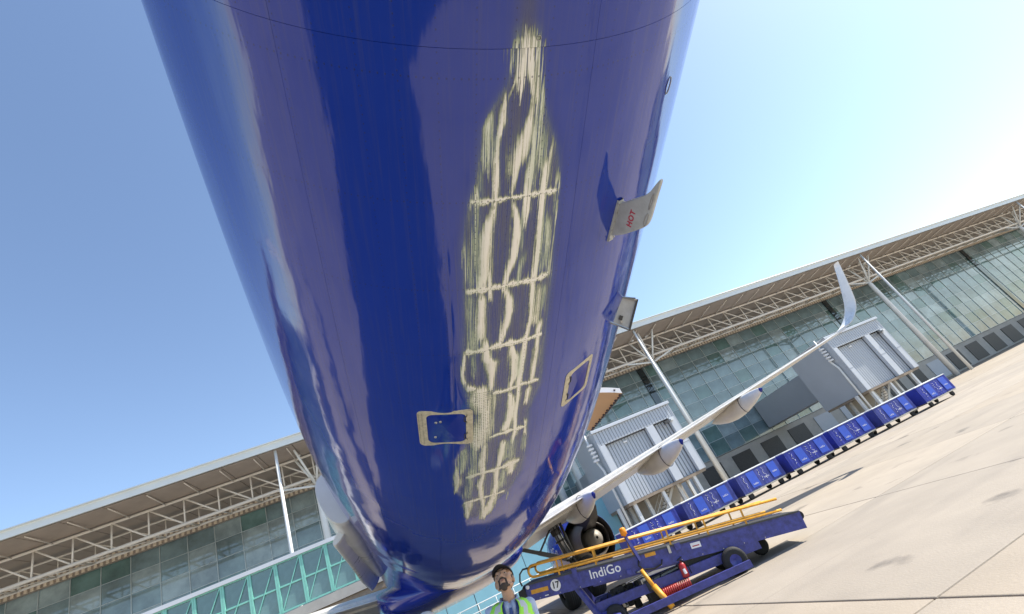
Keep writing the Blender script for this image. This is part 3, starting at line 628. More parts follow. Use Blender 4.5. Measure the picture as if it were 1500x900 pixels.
# wings
def foil(x, yt, yl, z, th, cut=0., tail=None, n=14):
    """closed section from the trailing edge yt to the leading edge yl (cut: metres removed at the back)"""
    c = yl - yt; up = []; lo = []
    f0 = cut / c
    for k in range(n + 1):
        f = 1 - (1 - f0) * (1 - math.cos(math.pi * k / n)) / 2 if False else f0 + (1 - f0) * (1 - math.cos(math.pi * k / n)) / 2
        g_ = 1 - f; y = yt + c * f; t = 5 * th * c * (.2969 * math.sqrt(max(g_, 0)) - .126 * g_ - .3516 * g_ ** 2 + .2843 * g_ ** 3 - .1015 * g_ ** 4) + .008
        camb = .09 * c * f * (1 - f) * .3 - .004 * c * f
        up.append((x, y, z + camb + t * .95)); lo.append((x, y, z + camb - t * .75))
    return up + lo[::-1]
def wing_geo(x):
    yt = 5.72 if x < 6.4 else 5.72 - (x - 6.4) * .135
    yl = 13.3 - (x - 2) * .60 if x < 6.4 else 10.66 - (x - 6.4) * .52
    z = 2.55 + (x - 2) * .126
    return yt, yl, z, .135 - .03 * min(1, (x - 2) / 12)
def loft(secs, m, flip=False):
    n = len(secs[0]); V = [p for s in secs for p in s]
    fs = [(i * n + k, i * n + (k + 1) % n, (i + 1) * n + (k + 1) % n, (i + 1) * n + k) for i in range(len(secs) - 1) for k in range(n)] + [tuple(range(n - 1, -1, -1)), tuple((len(secs) - 1) * n + k for k in range(n))]
    if flip: fs = [f[::-1] for f in fs]
    return MB().add(V, fs, m, False)
def wing(sg):
    root = MB(); X = np.linspace(1.1, 17, 21)
    secs = []
    for x in X:
        yt, yl, z, th = wing_geo(x); secs.append([(sg * a_, b_, c_) for a_, b_, c_ in foil(x, yt, yl, z, th, .95 if x < 16.5 else .3)])
    w = part(loft(secs, M_wing, sg < 0), 'wing')
    for (x0, x1, nm) in ((1.6, 6.28, 'flap'), (6.34, 12.4, 'flap'), (12.46, 16.3, 'aileron')):
        secs = []
        for x in np.linspace(x0, x1, 6):
            yt, yl, z, th = wing_geo(x); secs.append([(sg * a_, b_, c_) for a_, b_, c_ in foil(x, yt, yt + 1.05, z, .10, 0, n=8)])
        loft(secs, M_wing, sg < 0).build(nm, w)
    sk = MB(); V = []; T_ = np.linspace(0, 1, 14)
    yt0, yl0, zt0, _t = wing_geo(17)
    for t in T_:
        x = 17 + .62 * math.sin(min(1, t * 2.2) * math.pi / 2) + .25 * t; z = zt0 + .05 + 2.35 * t ** 1.35; c = (yl0 - yt0) * (1 - .68 * t); y0 = yt0 - .85 * t
        tl = min(1, t * 2.2) * math.pi / 2 * .92
        for k in range(12):
            a_ = 2 * math.pi * k / 12; w_ = .045 * (1 - .5 * t) * math.sin(a_); V.append((sg * (x - w_ * math.sin(tl)), y0 + c * (.5 - .5 * math.cos(a_)), z + w_ * math.cos(tl)))
    fs = [(i * 12 + k, i * 12 + (k + 1) % 12, (i + 1) * 12 + (k + 1) % 12, (i + 1) * 12 + k) for i in range(13) for k in range(12)] + [tuple(range(12)), tuple(13 * 12 + k for k in range(11, -1, -1))]
    sk.add(V, fs, M_white, True).build('wingtip_fin', w)
    # flap track fairings with blue tips
    for (x, ytip, zt, L_, r_) in ((1.98, 5.15, 2.47, 2.0, .16), (4.32, 4.80, 2.72, 4.4, .34), (7.62, 4.25, 3.05, 4.2, .33), (11.2, 3.95, 3.50, 3.6, .28)):
        prof_ = [(0, .02), (.03, .25), (.10, .48), (.22, .74), (.38, .95), (.55, 1.0), (.72, .86), (.88, .5), (1, .03)]
        def ring(f, k_, grow=1.):
            cy = ytip + f * L_; cz = zt - .16 * math.sin(f * math.pi) * r_ * 2 - .02 * f
            return [(sg * (x + grow * r_ * .62 * k_ * math.cos(t)), cy, cz + grow * r_ * 1.12 * k_ * math.sin(t)) for t in [2 * math.pi * i / 16 for i in range(16)]]
        fine = [(f, float(np.interp(f, [q[0] for q in prof_], [q[1] for q in prof_]))) for f in np.linspace(0, 1, 26)]
        f_ = loft([ring(f, k_) for f, k_ in fine], M_wing, sg < 0)
        f_.sm = [True] * len(f_.sm); fo = f_.build('flap_track_fairing', w)
        t_ = loft([ring(f, k_, 1.02) for f, k_ in [(-.006, .02)] + [q for q in fine if q[0] < .075]], M_indigo, sg < 0); t_.sm = [True] * len(t_.sm)
        tp = t_.build('fairing_tip', w); tp['label'] = 'blue painted fairing tip'
        if L_ > 3:
            bd = MB(); fb = .36; bd.tube([Vector(q) for q in ring(fb, 1.0, 1.0)], .012, M_seal, 5, closed=True); bd.build('fairing_joint', w)
    return w
wing(1); wing(-1)

# tail surfaces above and behind the camera
def tail_surface(name, secs):
    """secs: (origin, chord direction +Y from trailing edge, chord, thickness axis, thickness)"""
    V = []; n = 16
    for o_, c, ax, th in secs:
        for k in range(n):
            a_ = 2 * math.pi * k / n; f = .5 - .5 * math.cos(a_); V.append(tuple(Vector(o_) + Vector((0, c * f, 0)) + Vector(ax) * (th * math.sin(a_) * (.4 + .6 * f) * .5)))
    N = len(secs); fs = [(i * n + k, i * n + (k + 1) % n, (i + 1) * n + (k + 1) % n, (i + 1) * n + k) for i in range(N - 1) for k in range(n)] + [tuple(range(n)), tuple((N - 1) * n + k for k in range(n - 1, -1, -1))]
    return part(MB().add(V, fs, M_indigo, True), name)
for sg in (-1, 1): tail_surface('tailplane', [((sg * .5, -12.4, 5.15), 4.1, (0, 0, 1), .42), ((sg * 3.4, -12.7, 5.45), 2.75, (0, 0, 1), .28), ((sg * 6.2, -13.0, 5.75), 1.5, (0, 0, 1), .14)])
tail_surface('tail_fin', [((0, -13.2, 5.4), 8.0, (1, 0, 0), .45), ((0, -13.4, 6.4), 5.9, (1, 0, 0), .45), ((0, -14.4, 9.2), 4.0, (1, 0, 0), .32), ((0, -15.2, 11.8), 2.2, (1, 0, 0), .18)])

# engine seen from behind
def engine(x, detail=True):
    zc, y0 = 1.62, 11.1
    Mx = Matrix.Translation((x, y0, zc)) @ Matrix.Rotation(R(-90), 4, 'X')    # local +Z -> +Y (forward)
    c = MB(); c.lathe([(1.13, .85), (1.155, .9), (1.20, 1.3), (1.27, 2.2), (1.30, 3.2), (1.26, 4.0), (1.12, 4.6), (1.02, 4.75), (.95, 4.6)], M_indigo, 56, Mx)
    eng = part(c, 'engine')
    b = MB(); b.lathe([(1.12, .85), (1.10, 1.2), (1.12, 2.0), (1.05, 3.0)], M_soot, 48, Mx); b.lathe([(1.06, 2.4), (.5, 2.5)], M_black, 48, Mx); b.build('bypass_duct', eng)
    n_ = MB(); n_.lathe([(.62, .0), (.66, .12), (.78, .7), (.86, 1.4), (.84, 2.4)], M_nozzle, 48, Mx); n_.lathe([(.62, 0), (.59, .05), (.585, .4), (.60, 1.0)], M_soot, 48, Mx); n_.lathe([(.6, .62), (.3, .64)], M_black, 40, Mx); n_.build('core_nozzle', eng)
    p_ = MB(); p_.lathe([(.055, -.30), (.10, -.30), (.20, -.22), (.34, 0.02), (.43, .3), (.46, .65)], M_nozzle, 40, Mx); p_.lathe([(0, -.26), (.055, -.26), (.055, -.30)], M_black, 20, Mx); p_.build('exhaust_plug', eng)
    s_ = MB()
    for k in range(22):
        t = 2 * math.pi * k / 22; s_.bar(Mx @ Vector((.84 * math.cos(t), .84 * math.sin(t), 2.2)), Mx @ Vector((1.1 * math.cos(t), 1.1 * math.sin(t), 2.2)), .03, .3, M_dark, (0, 1, 0))
    tag(s_.build('guide_vanes', eng), kind='stuff')
    py = MB(); V = []
    for y, zt_, zl, w_ in ((9.4, 2.75, 2.62, .05), (10.2, 2.9, 2.28, .20), (11.2, 3.0, 2.02, .27), (12.4, 3.0, 2.1, .30), (14.5, 3.05, 2.6, .3)):
        V += [(x - w_, y, zl), (x + w_, y, zl), (x + w_, y, zt_), (x - w_, y, zt_)]
    py.add(V, [(i * 4 + k, i * 4 + (k + 1) % 4, (i + 1) * 4 + (k + 1) % 4, (i + 1) * 4 + k) for i in range(4) for k in range(4)] + [(3, 2, 1, 0)], M_soot); py.build('pylon', eng)
    if detail:
        text_mesh('lettering', 'IndiGo', .62, M_lettering, frame((x - 1.30, y0 + 2.55, zc + .15), (0, -1, 0), (0.0, 0, 1)), eng, .004)
    return eng
e1 = engine(5.75); e2 = copy_tree(e1, plane); e2.location.x -= 11.5

# main landing gear
def gear(sg):
    g_ = MB(); px, py = 3.80 * sg, 8.33
    g_.tube([(px - .25 * sg, py, 2.85), (px - .08 * sg, py, 1.45)], .15, M_gear, 20); g_.tube([(px - .17 * sg, py, 2.06), (px - .165 * sg, py, 2.0)], .175, M_dark, 20); g_.tube([(px - .06 * sg + .14, py + .05, 2.7), (px + .12, py + .05, 1.4)], .05, M_dark, 10); g_.tube([(px - .20 * sg, py, 2.45), (px - .18 * sg, py, 2.25)], .19, M_dark, 20)
    g_.tube([(px - .09 * sg, py, 1.5), (px - .07 * sg, py, 1.38)], .18, M_steel, 20)
    gg = part(g_, 'landing_gear')
    c = MB(); c.tube([(px - .07 * sg, py, 1.42), (px, py, .58)], .095, M_steel, 20); c.tube([(px - .62, py, .58), (px + .62, py, .58)], .08, M_steel, 14); c.build('shock_strut', gg)
    s_ = MB(); s_.bar((px - .12 * sg, py - .02, 1.38), (px - 1.05 * sg, py + .02, 1.98), .14, .10, M_dark, (0, 1, 0)); s_.bar((px - 1.0 * sg, py + .02, 1.95), (px - 2.0 * sg, py + .04, 2.58), .12, .09, M_dark, (0, 1, 0))
    s_.bar((px - 1.02 * sg, py + .02, 1.96), (px - .30 * sg, py + .1, 2.55), .06, .05, M_dark, (0, 1, 0)); s_.build('side_stay', gg)
    t_ = MB(); t_.bar((px, py - .13, 1.35), (px, py - .42, 1.0), .16, .05, M_dark, (1, 0, 0)); t_.bar((px, py - .42, 1.0), (px, py - .12, .66), .16, .05, M_dark, (1, 0, 0)); build_each(t_, 'torque_link', gg)
    h_ = MB()
    for q in (.06, -.07, .11): h_.tube([(px - .20 * sg + q, py - .17, 2.6), (px - .16 * sg + q * 1.1, py - .20, 1.9), (px - .05 * sg + q, py - .2, 1.4), (px + q * .8, py - .12, .8)], .014, M_black, 6)
    build_each(h_, 'hydraulic_hose', gg)
    for q in (-.49, .49):
        Mw = frame((px + q - .10 * sg, py, .64), (0, 1, 0), (0, 0, 1)); w = MB()
        w.lathe([(.28, -.22), (.34, -.255), (.51, -.255), (.60, -.20), (.635, -.11), (.64, 0), (.635, .11), (.60, .20), (.51, .255), (.34, .255), (.28, .22)], M_black, 40, Mw)
        for z_ in (-.10, -.035, .035, .10): w.tube([Mw @ Vector((.638 * math.cos(t), .638 * math.sin(t), z_)) for t in [i * math.pi / 20 for i in range(40)]], .006, M_seal, 4, closed=True)
        wo = w.build('wheel', gg); h = MB(); h.lathe([(.02, -.12), (.12, -.14), (.17, -.08), (.25, -.12), (.275, -.17)], M_steel, 28, Mw); h.lathe([(.02, .12), (.12, .14), (.17, .08), (.25, .12), (.275, .17)], M_steel, 28, Mw); build_each(h, 'wheel_rim', wo)
    return gg
gear(1); gear(-1)

# ------------------------------------------------------------------ the terminal
YR = -9.785                                   # camera's y: distances ahead of the camera are d, world y = d + YR
def terminal():
    T = empty('terminal_building', (40, 50, 0), 0, 'long glass-fronted airport terminal under a wide overhanging roof with a steel truss', 'building')
    O = Vector((40, 50, 0))
    def p(mb, name, parent=T):
        o = mb.build(name, parent)
        if parent is T: o.location = -O
        return o
    def pe(mb, name, parent=T): return build_each(mb, name, parent, -O if parent is T else None)
    yF, yR, yT = 60 + YR, 46 + YR, 50 + YR; x0, x1 = -60, 190
    body = MB(); body.box(((x0 + x1) / 2, yF + 9, 9.4), (x1 - x0, 17.5, 18.8), M_clad_dark); body.box(((x0 + x1) / 2, yF + .1, 1.9), (x1 - x0, .5, 3.8), M_conc)
    p(body, 'facade')
    # glass panes, three metres by two, each a piece up to 300, the rest joined
    pw, ph = 2.6, 1.9; mulls = MB(); rest = MB(); nrow = 8
    mes = []
    for m_ in (M_glass, M_glass, M_glass2, M_glass3, M_glass): mes.append(MB().box((0, 0, 0), (pw - .07, .05, ph - .07), m_).build('glass_pane', mesh_only=True))
    dkme = MB().box((0, 0, 0), (pw - .07, .05, ph - .07), M_glassdk).build('glass_pane', mesh_only=True)
    fac = T; cnt = 0
    ncol = int((x1 - x0) / pw)
    for i in range(ncol):
        xc = x0 + (i + .5) * pw
        for j in range(nrow):
            zc = 3.9 + (j + .5) * ph; near = -16 < xc < 74
            tilt = (random.gauss(0, .004), 0, random.gauss(0, .004))
            if near and cnt < 290:
                o = inst('glass_pane', random.choice(mes), T, Vector((xc, yF - .22, zc)) - O, tilt); cnt += 1
            else:
                rest.box((xc, yF - .22, zc), (pw - .07, .05, ph - .07), random.choice([M_glass, M_glass, M_glass2, M_glass3]))
        mulls.box((xc - pw / 2, yF - .26, 3.9 + nrow * ph / 2), (.07, .12, nrow * ph), M_mull)
    for j in range(nrow + 1): mulls.box(((x0 + x1) / 2, yF - .255, 3.9 + j * ph), (x1 - x0, .10, .06), M_mull)
    tag(p(rest, 'glass_panes'), kind='stuff'); tag(p(mulls, 'mullions'), kind='stuff')
    dk = MB()
    for xs in (-4.2, 35.3, 74, 113): dk.box((xs, yF - .34, 11.6), (1.0, .1, 15.2), M_glassdk)
    pe(dk, 'dark_strip')
    # roof: fascia, soffit panels, cream ribs over the glass
    rf = MB(); rf.box(((x0 + x1) / 2, (yR + yF + 18) / 2, 20.25), (x1 - x0 + 4, 32, .30), M_roofw); rf.box(((x0 + x1) / 2, yR - .06, 20.15), (x1 - x0 + 4, .16, .75), M_roofw); rf.tube([(x0, yR - .25, 20.45), (x1, yR - .25, 20.45)], .09, M_roofw, 8)
    roof = p(rf, 'roof')
    sme = MB().box((0, 0, 0), (2.94, 13.7, .06), M_soffit).build('soffit_panel', mesh_only=True)
    for i in range(66): inst('soffit_panel', sme, roof, (-59 + 3 * i, (yR + yF) / 2 + .1, 19.80 + random.uniform(-.012, .012)))
    rb = MB(); rb.box(((x0 + x1) / 2, yF - .75, 19.30), (x1 - x0, .5, .9), M_soffit)
    x = -58
    while x < 130: rb.box((x, yF - 1.06, 19.28), (.26, .14, .88), M_rib); x += .52
    tag(p(rb, 'rib_band'), kind='stuff')
    # trusses
    def truss(yt, zt, zb, r, step, name):
        t = MB(); t.tube([(x0, yt, zt), (x1, yt, zt)], r, M_truss, 8); t.tube([(x0, yt, zb), (x1, yt, zb)], r * 1.25, M_truss, 8)
        x = -59.9; k = 0
        while x < 130:
            t.tube([(x, yt, zb), (x, yt, zt)], r * .6, M_truss, 6); t.tube([(x, yt, zt), (x + step, yt, zb)], r * .6, M_truss, 6); x += step
        return p(t, name)
    truss(yT, 19.55, 17.2, .13, 2.85, 'truss'); truss(yT + 3.2, 19.3, 17.6, .09, 2.85, 'truss')
    lc = MB(); x = -59.9
    while x < 130: lc.tube([(x, yT, 17.2), (x, yT + 3.2, 17.6)], .06, M_truss, 6); lc.tube([(x, yT, 17.2), (x + 2.85, yT + 3.2, 17.6)], .05, M_truss, 6); lc.tube([(x + 1.4, yT, 19.5), (x + 1.4, yR + .6, 19.7)], .05, M_truss, 6); x += 2.85
    tag(p(lc, 'truss_lacing'), kind='stuff')
    for xc in (-48.9, -8.6, 31.7, 72, 112.4):
        c = MB(); c.tube([(xc, yT, 0), (xc, yT, 15.9), (xc, yT, 16.6)], [.36, .30, .16], M_col, 20)
        for dx, dy, dz in ((-1.6, 0, 3.2), (1.9, 0, 3.0), (1.0, -2.2, 3.3), (-1.1, -2.2, 3.4), (-3.4, 0, .7), (3.6, 0, .7), (0, 3.0, 1.3)): c.tube([(xc, yT, 16.3), (xc + dx, yT + dy, 16.4 + dz)], .11, M_col, 8)
        for dx, dz in ((1.9, 3.0), (1.0, 3.3), (-1.1, 3.4)): c.lathe([(0, -.2), (.2, -.1), (.22, .1), (0, .22)], M_col, 10, Matrix.Translation((xc + dx, yT - .3, 16.4 + dz)))
        p(c, 'roof_column')
        s_ = MB(); s_.tube([(xc - 2.4, yR + .4, 19.9), (xc - 2.4, yR + .4, 0)], [.13, .19], M_col, 14); p(s_, 'drain_mast_column').name = 'tie_column'
    for xc in (16.2, 19.0): 
        c = MB(); c.tube([(xc, yF - 2.2, 0), (xc, yF - 2.2, 19)], .45, M_col, 18); p(c, 'facade_column')
    # ground floor: doors and dark openings
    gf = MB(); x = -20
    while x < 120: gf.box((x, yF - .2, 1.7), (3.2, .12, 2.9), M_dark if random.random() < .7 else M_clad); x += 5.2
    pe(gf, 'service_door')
    lv = MB()
    for k in range(3): lv.box((17.2 + k * .75, yF - 1.6, 13.2), (.4, .25, 1.8), M_col)
    pe(lv, 'louvre')
    return T
terminal()

def annex(x0, label):
    yA = 40 + YR; W, D, z0, z1 = 8.35, 6.2, 2.8, 9.3; ph = .95
    A = empty('gate_annex', (x0 + W / 2, yA + D / 2, 0), 0, label, 'building', 'grey gate buildings on stilts'); O = A.location.copy()
    def p(mb, name, parent=A):
        o = mb.build(name, parent)
        if parent is A: o.location = -O
        return o
    def pe(mb, name, parent=A): return build_each(mb, name, parent, -O if parent is A else None)
    b = MB(); b.box((x0 + W / 2, yA + D / 2 + .35, (z0 + z1) / 2), (W - .1, D - .6, z1 - z0 - .1), M_clad_dark); p(b, 'wall')
    b = MB(); b.box((x0 + .04, yA + D / 2, (z0 + z1) / 2), (.1, D, z1 - z0), M_clad); b.box((x0 + W - .04, yA + D / 2, (z0 + z1) / 2), (.1, D, z1 - z0), M_clad)
    pe(b, 'side_wall')
    h = MB(); h.box((x0 + W / 2, yA + .1, z1 - .09), (W + .25, .5, .18), M_clad_light); h.box((x0 + W / 2, yA + D / 2, z1 + .03), (W + .25, D + .2, .12), M_clad_light); roof = p(h, 'roof')
    ribm = MB().bbox((0, 0, 0), (.27, .10, 1.22), M_clad, .02).build('cladding_panel', mesh_only=True)
    n = int(W / .30)
    hd = MB(); hd.box((x0 + W / 2, yA + .16, z1 - .79), (W, .12, 1.24), M_clad_dark); hp_ = p(hd, 'header')
    for k in range(n): inst('cladding_panel', ribm, hp_, (x0 + .17 + k * (W - .3) / (n - 1), yA + .075, z1 - .80))
    pil = [(x0 + .32, .62), (x0 + 5.45, .78), (x0 + W - .36, .72)]
    for xc, w in pil:
        q = MB(); q.bbox((xc, yA + .22, (z0 + z1 - 1.42) / 2), (w, .42, z1 - 1.42 - z0), M_clad_light, .02); q.box((xc, yA + .008, 5.4), (w - .04, .03, .03), M_clad_dark); p(q, 'pillar')
    for (xa, xb) in ((x0 + .65, x0 + 5.04), (x0 + 5.86, x0 + W - .74)):
        bp = MB(); bp.box(((xa + xb) / 2, yA + .62, (z0 + z1 - 1.45) / 2), (xb - xa, .12, z1 - 1.45 - z0), M_clad_dark); bpo = p(bp, 'bay')
        me = MB().bbox((0, 0, 0), (.27, .12, z1 - 1.47 - z0), M_clad, .025).build('cladding_panel', mesh_only=True)
        m = max(2, int((xb - xa) / .31))
        for k in range(m): inst('cladding_panel', me, bpo, (xa + .16 + k * (xb - xa - .32) / (m - 1), yA + .53, (z0 + z1 - 1.45) / 2))
    l = MB(); l.box((x0 + W - 1.2, yA - .1, 7.6), (.5, .3, .22), M_dark); l.box((x0 + W - .6, yA - .12, 7.65), (.3, .3, .2), M_col); l.box((x0 + 2.7, yA + .42, 7.5), (.35, .2, .12), M_lettering); pe(l, 'floodlight')
    for xs, yo in ((x0 - .5, 1.2), (x0 + .7, .4), (x0 + 2.5, 1.8), (x0 + 3.6, .4), (x0 + 5.8, 1.6), (x0 + 7.0, .4), (x0 + W - .3, 3.6), (x0 + 1.9, 4.6)):
        s_ = MB(); s_.box((xs, yA + yo, z0 / 2), (.28, .28, z0 - .02), M_col); p(s_, 'stilt')
    fl = MB(); fl.box((x0 + W / 2, yA + D / 2, z0 - .12), (W - .2, D - .2, .22), M_brownbeam); p(fl, 'floor_slab')
    st = MB()
    for k in range(10): st.box((x0 + 3.0 + k * .28, yA + 2.6, .25 + k * .26), (.30, 1.0, .05), M_steel)
    for y_ in (2.1, 3.1):
        st.bar((x0 + 2.9, yA + y_, .1), (x0 + 5.7, yA + y_, 2.7), .06, .22, M_col); st.bar((x0 + 2.9, yA + y_, 1.1), (x0 + 5.7, yA + y_, 3.6), .05, .05, M_col)
        for k in range(6): st.tube([(x0 + 3 + k * .5, yA + y_, .2 + k * .46), (x0 + 3 + k * .5, yA + y_, 1.15 + k * .46)], .02, M_col, 6)
    p(st, 'stairs')
    rl = MB()
    for z_ in (.45, .8, 1.15): rl.tube([(x0 + .3, yA - .3, z_), (x0 + W, yA - .3, z_)], .025, M_col, 6)
    for k in range(14): rl.tube([(x0 + .3 + k * .6, yA - .3, 0), (x0 + .3 + k * .6, yA - .3, 1.15)], .022, M_col, 6)
    p(rl, 'handrail')
    bk = MB(); bk.box((x0 + W / 2 + .8, yA + 5.2, 1.3), (W - 2, .2, 2.6), M_conc); p(bk, 'back_wall')
    # link corridor back to the terminal
    lk = MB(); lk.box((x0 + W * .6, yA + D + 6.7, 6.2), (4, 13, 3.6), M_clad); p(lk, 'link_corridor')
    dp = MB(); dp.tube([(x0 - .4, yA + 1.0, 9.6), (x0 - .4, yA + 1.0, 6.8), (x0 - .25, yA + .8, 6.0), (x0 - .3, yA + .8, 0)], [.10, .10, .12, .10], M_col, 8)
    for k in range(5): dp.box((x0 - .5 + .1 * random.random(), yA + .8, 7.0 + .35 * k), (.5, .3, .16), M_lettering)
    p(dp, 'drain_pipe')
    return A
annex(15.75, 'grey ribbed-clad gate building on stilts right behind the wing')
annex(45.5, 'farther grey ribbed-clad gate building on stilts, away from the wing')

# pale blue panel wall at the foot of the terminal
def hoarding():
    H = empty('hoarding', (4, 45 + YR, 0), 0, 'pale blue panelled wall behind the standing man and the landing gear', 'wall')
    y = 45 + YR; n = 11
    me = MB().bbox((0, 0, 2.3), (2.34, .08, 4.6), M_hoard, .015).build('wall_panel', mesh_only=True)
    for k in range(n): inst('wall_panel', me, H, (-10 - 4 + 2.4 * k + 1.2, random.uniform(-.01, .01), 0))
    f = MB()
    for k in range(n + 1): f.box((-14 + 2.4 * k, .12, 2.3), (.08, .14, 4.6), M_clad_dark)
    f.box((-.8, .12, 4.55), (26.4, .1, .1), M_clad_dark); build_each(f, 'post', H)
    r_ = MB()
    for z_ in (.55, 1.05): r_.tube([(-14, -1.2, z_), (10, -1.2, z_)], .035, M_col, 6)
    for k in range(17): r_.tube([(-14 + 1.5 * k, -1.2, 0), (-14 + 1.5 * k, -1.2, 1.05)], .03, M_col, 6)
    r_.build('guard_rail', H)
hoarding()

# teal glazed boarding bridge seen past the port side
def bridge():
    B = empty('boarding_bridge', (-9, 38 + YR, 0), 0, 'teal framed glazed boarding bridge seen past the left side of the airplane', 'boarding bridge'); y = 0
    x0, x1, z0, z1 = -9.5, 5.2, 5.6, 8.7
    f = MB(); f.box(((x0 + x1) / 2, 1.3, z0 - .35), (x1 - x0, 2.8, .6), M_conc); f.box(((x0 + x1) / 2, 1.3, z0 - .85), (x1 - x0, 2.4, .35), M_brownbeam); f.box(((x0 + x1) / 2, 1.3, z1 + .1), (x1 - x0 + .4, 3.0, .25), M_clad_light); f.build('deck', B)
    n = 9; w = (x1 - x0) / n
    pm = MB().box((0, 0, 0), (w - .16, .05, z1 - z0 - .25), M_glass2).build('glass_pane', mesh_only=True)
    for k in range(n):
        xc = x0 + (k + .5) * w; inst('glass_pane', pm, B, (xc, .06, (z0 + z1) / 2), (0, 0, random.gauss(0, .01)))
        q = MB()
        for xx in (-w / 2 + .06, w / 2 - .06): q.box((xc + xx, 0, (z0 + z1) / 2), (.11, .16, z1 - z0), M_teal)
        for zz in (z0 + .06, (z0 + z1) / 2, z1 - .06): q.box((xc, -.012, zz), (w - .02, .10, .10), M_teal)
        q.bar((xc - w / 2 + .1, -.06, z0 + .1), (xc + w / 2 - .1, -.06, z1 - .1), .05, .05, M_teal); q.build('window_frame', B)
    l = MB()
    for xx in (x0 + 1, x0 + 7, x1 - 1): l.tube([(xx, 1.3, 0), (xx, 1.3, z0 - 1.0)], .25, M_col, 14)
    build_each(l, 'support_leg', B)
bridge()

# ------------------------------------------------------------------ belt loader
def belt_loader():
    d = Vector((2.94, -1.02, -.52)); a = Vector((.77, 1.22, 1.44)); Lh = 5.7
    ux = d.normalized(); fl = Vector((ux.x, ux.y, 0)).normalized(); side = Vector((fl.y, -fl.x, 0)); 
    if side.y > 0: side = -side                       # towards the camera
    uz = ux.cross(side); uz = uz if uz.z > 0 else -uz
    Lo = empty('belt_loader', (2.9, .4, 0), 0, 'blue airport belt loader with yellow handrails, numbered 17, parked under the cargo door', 'belt loader'); O = Lo.location.copy()
    def p(mb, name, parent=Lo):
        o = mb.build(name, parent)
        if parent is Lo: o.location = -O
        return o
    def pe(mb, name, parent=Lo): return build_each(mb, name, parent, -O if parent is Lo else None)
    a = a - side * .56
    def q(x, y, z): return a + ux * x + side * y + uz * z    # y > 0 towards camera, z up from the belt
    wid = .52
    cv = MB()
    for s_ in (wid, -wid): cv.bar(q(0, s_, -.16), q(Lh, s_, -.16), .07, .32, M_bluepaint, uz); cv.bar(q(.02, s_ + (.045 if s_ > 0 else -.045), -.012), q(Lh - .02, s_ + (.045 if s_ > 0 else -.045), -.012), .03, .03, M_dark, uz)
    cv.bar(q(.1, 0, -.22), q(Lh - .1, 0, -.22), .9, .05, M_dark, uz); frame_o = p(cv, 'conveyor_frame')
    b = MB(); b.bar(q(.02, 0, -.02), q(Lh, 0, -.02), .92, .03, M_black, uz); b.tube([q(0, -.46, -.09), q(0, .46, -.09)], .085, M_black, 14); b.tube([q(Lh, -.46, -.09), q(Lh, .46, -.09)], .085, M_black, 14); p(b, 'conveyor_belt')
    # yellow rails, both sides: a long loop with posts
    for s_, nm in ((wid + .02, 'handrail'), (-wid - .02, 'handrail')):
        r_ = MB(); x0, x1, zl, zu = .10, Lh - .3, .09, .30
        pts = [q(x1, s_, zu), q(x0 + .14, s_, zu)] + [q(x0 + .105 - .105 * math.cos(t) if False else x0 + .14 - .105 * math.sin(t), s_, (zl + zu) / 2 + .105 * math.cos(t)) for t in [R(k) for k in range(20, 180, 20)]] + [q(x0 + .14, s_, zl), q(x1, s_, zl)]
        r_.tube(pts, .026, M_yellow, 8)
        k = .75
        while k < Lh - .3: r_.bar(q(k, s_, -.12), q(k, s_, zu), .035, .02, M_yellow, side); k += .78
        p(r_, nm)
    bl = MB(); bl.tube([q(-.06, wid - .02, -.02), q(-.09, wid - .02, .07), q(-.06, wid - .02, .2), q(.02, wid - .02, .27), q(.3, wid - .02, .27)], .018, M_dark, 8); bl.box(tuple(q(-.08, wid, -.18)), (.12, .16, .20), M_black); bl.tube([q(-.1, -.5, -.15), q(-.1, .5, -.15)], .07, M_black, 12); p(bl, 'front_bumper')
    lm = MB(); lm.lathe([(0, .03), (.035, .03), (.04, 0)], M_lettering, 14, frame(q(.05, wid + .036, -.06), ux, uz)); p(lm, 'lamp')
    # markings on the near side
    fz = wid + .038
    mk = MB(); mk.add([q(x, fz, z) for x, z in ((.10, -.20), (.46, -.20), (.46, -.125), (.10, -.125))], [(0, 1, 2, 3)], M_yellow); mk.add([q(x, fz, z) for x, z in ((2.52, -.095), (2.74, -.095), (2.74, -.02), (2.52, -.02))], [(0, 1, 2, 3)], M_yellow); mk.add([q(x, fz, z) for x, z in ((.36, -.285), (.44, -.285), (.44, -.27), (.36, -.27))], [(0, 1, 2, 3)], M_lettering)
    pe(mk, 'reflective_strip')
    dc = MB(); dc.add([q(.62 + .105 * math.cos(t), fz, -.15 + .105 * math.sin(t)) for t in [i * math.pi / 14 for i in range(28)]], [tuple(range(28))], M_lettering); disc = p(dc, 'number_disc')
    t1 = text_mesh('number', '17', .16, M_blacktext, frame(q(.62, fz + .002, -.15), ux, uz) , disc, .001, 1, .004); 
    t2 = text_mesh('lettering', 'IndiGo', .225, M_lettering, frame(q(1.66, fz + .002, -.14), ux, uz), frame_o, .001, 1.05, .003)
    # beacon post and its cable
    bp = MB(); base = q(2.40, wid + .06, -.12); top = base + Vector((-.06, 0, .50)); bp.bar(base, top, .055, .055, M_bluepaint); bo = p(bp, 'beacon_post')
    bc = MB(); bc.lathe([(0, 0), (.03, 0), (.03, .02), (.068, .03), (.066, .15), (.045, .17), (0, .175)], M_orange, 18, Matrix.Translation(top)); bc.build('beacon_lamp', bo)
    cb = MB(); cb.tube([q(2.38, fz + .03, -.10), q(2.34, fz + .05, -.20), q(2.42, fz + .06, -.28), q(2.62, fz + .06, -.31), q(2.78, fz + .05, -.27), q(2.82, fz + .02, -.2)], .016, M_black, 7); p(cb, 'cable')
    bx = MB()
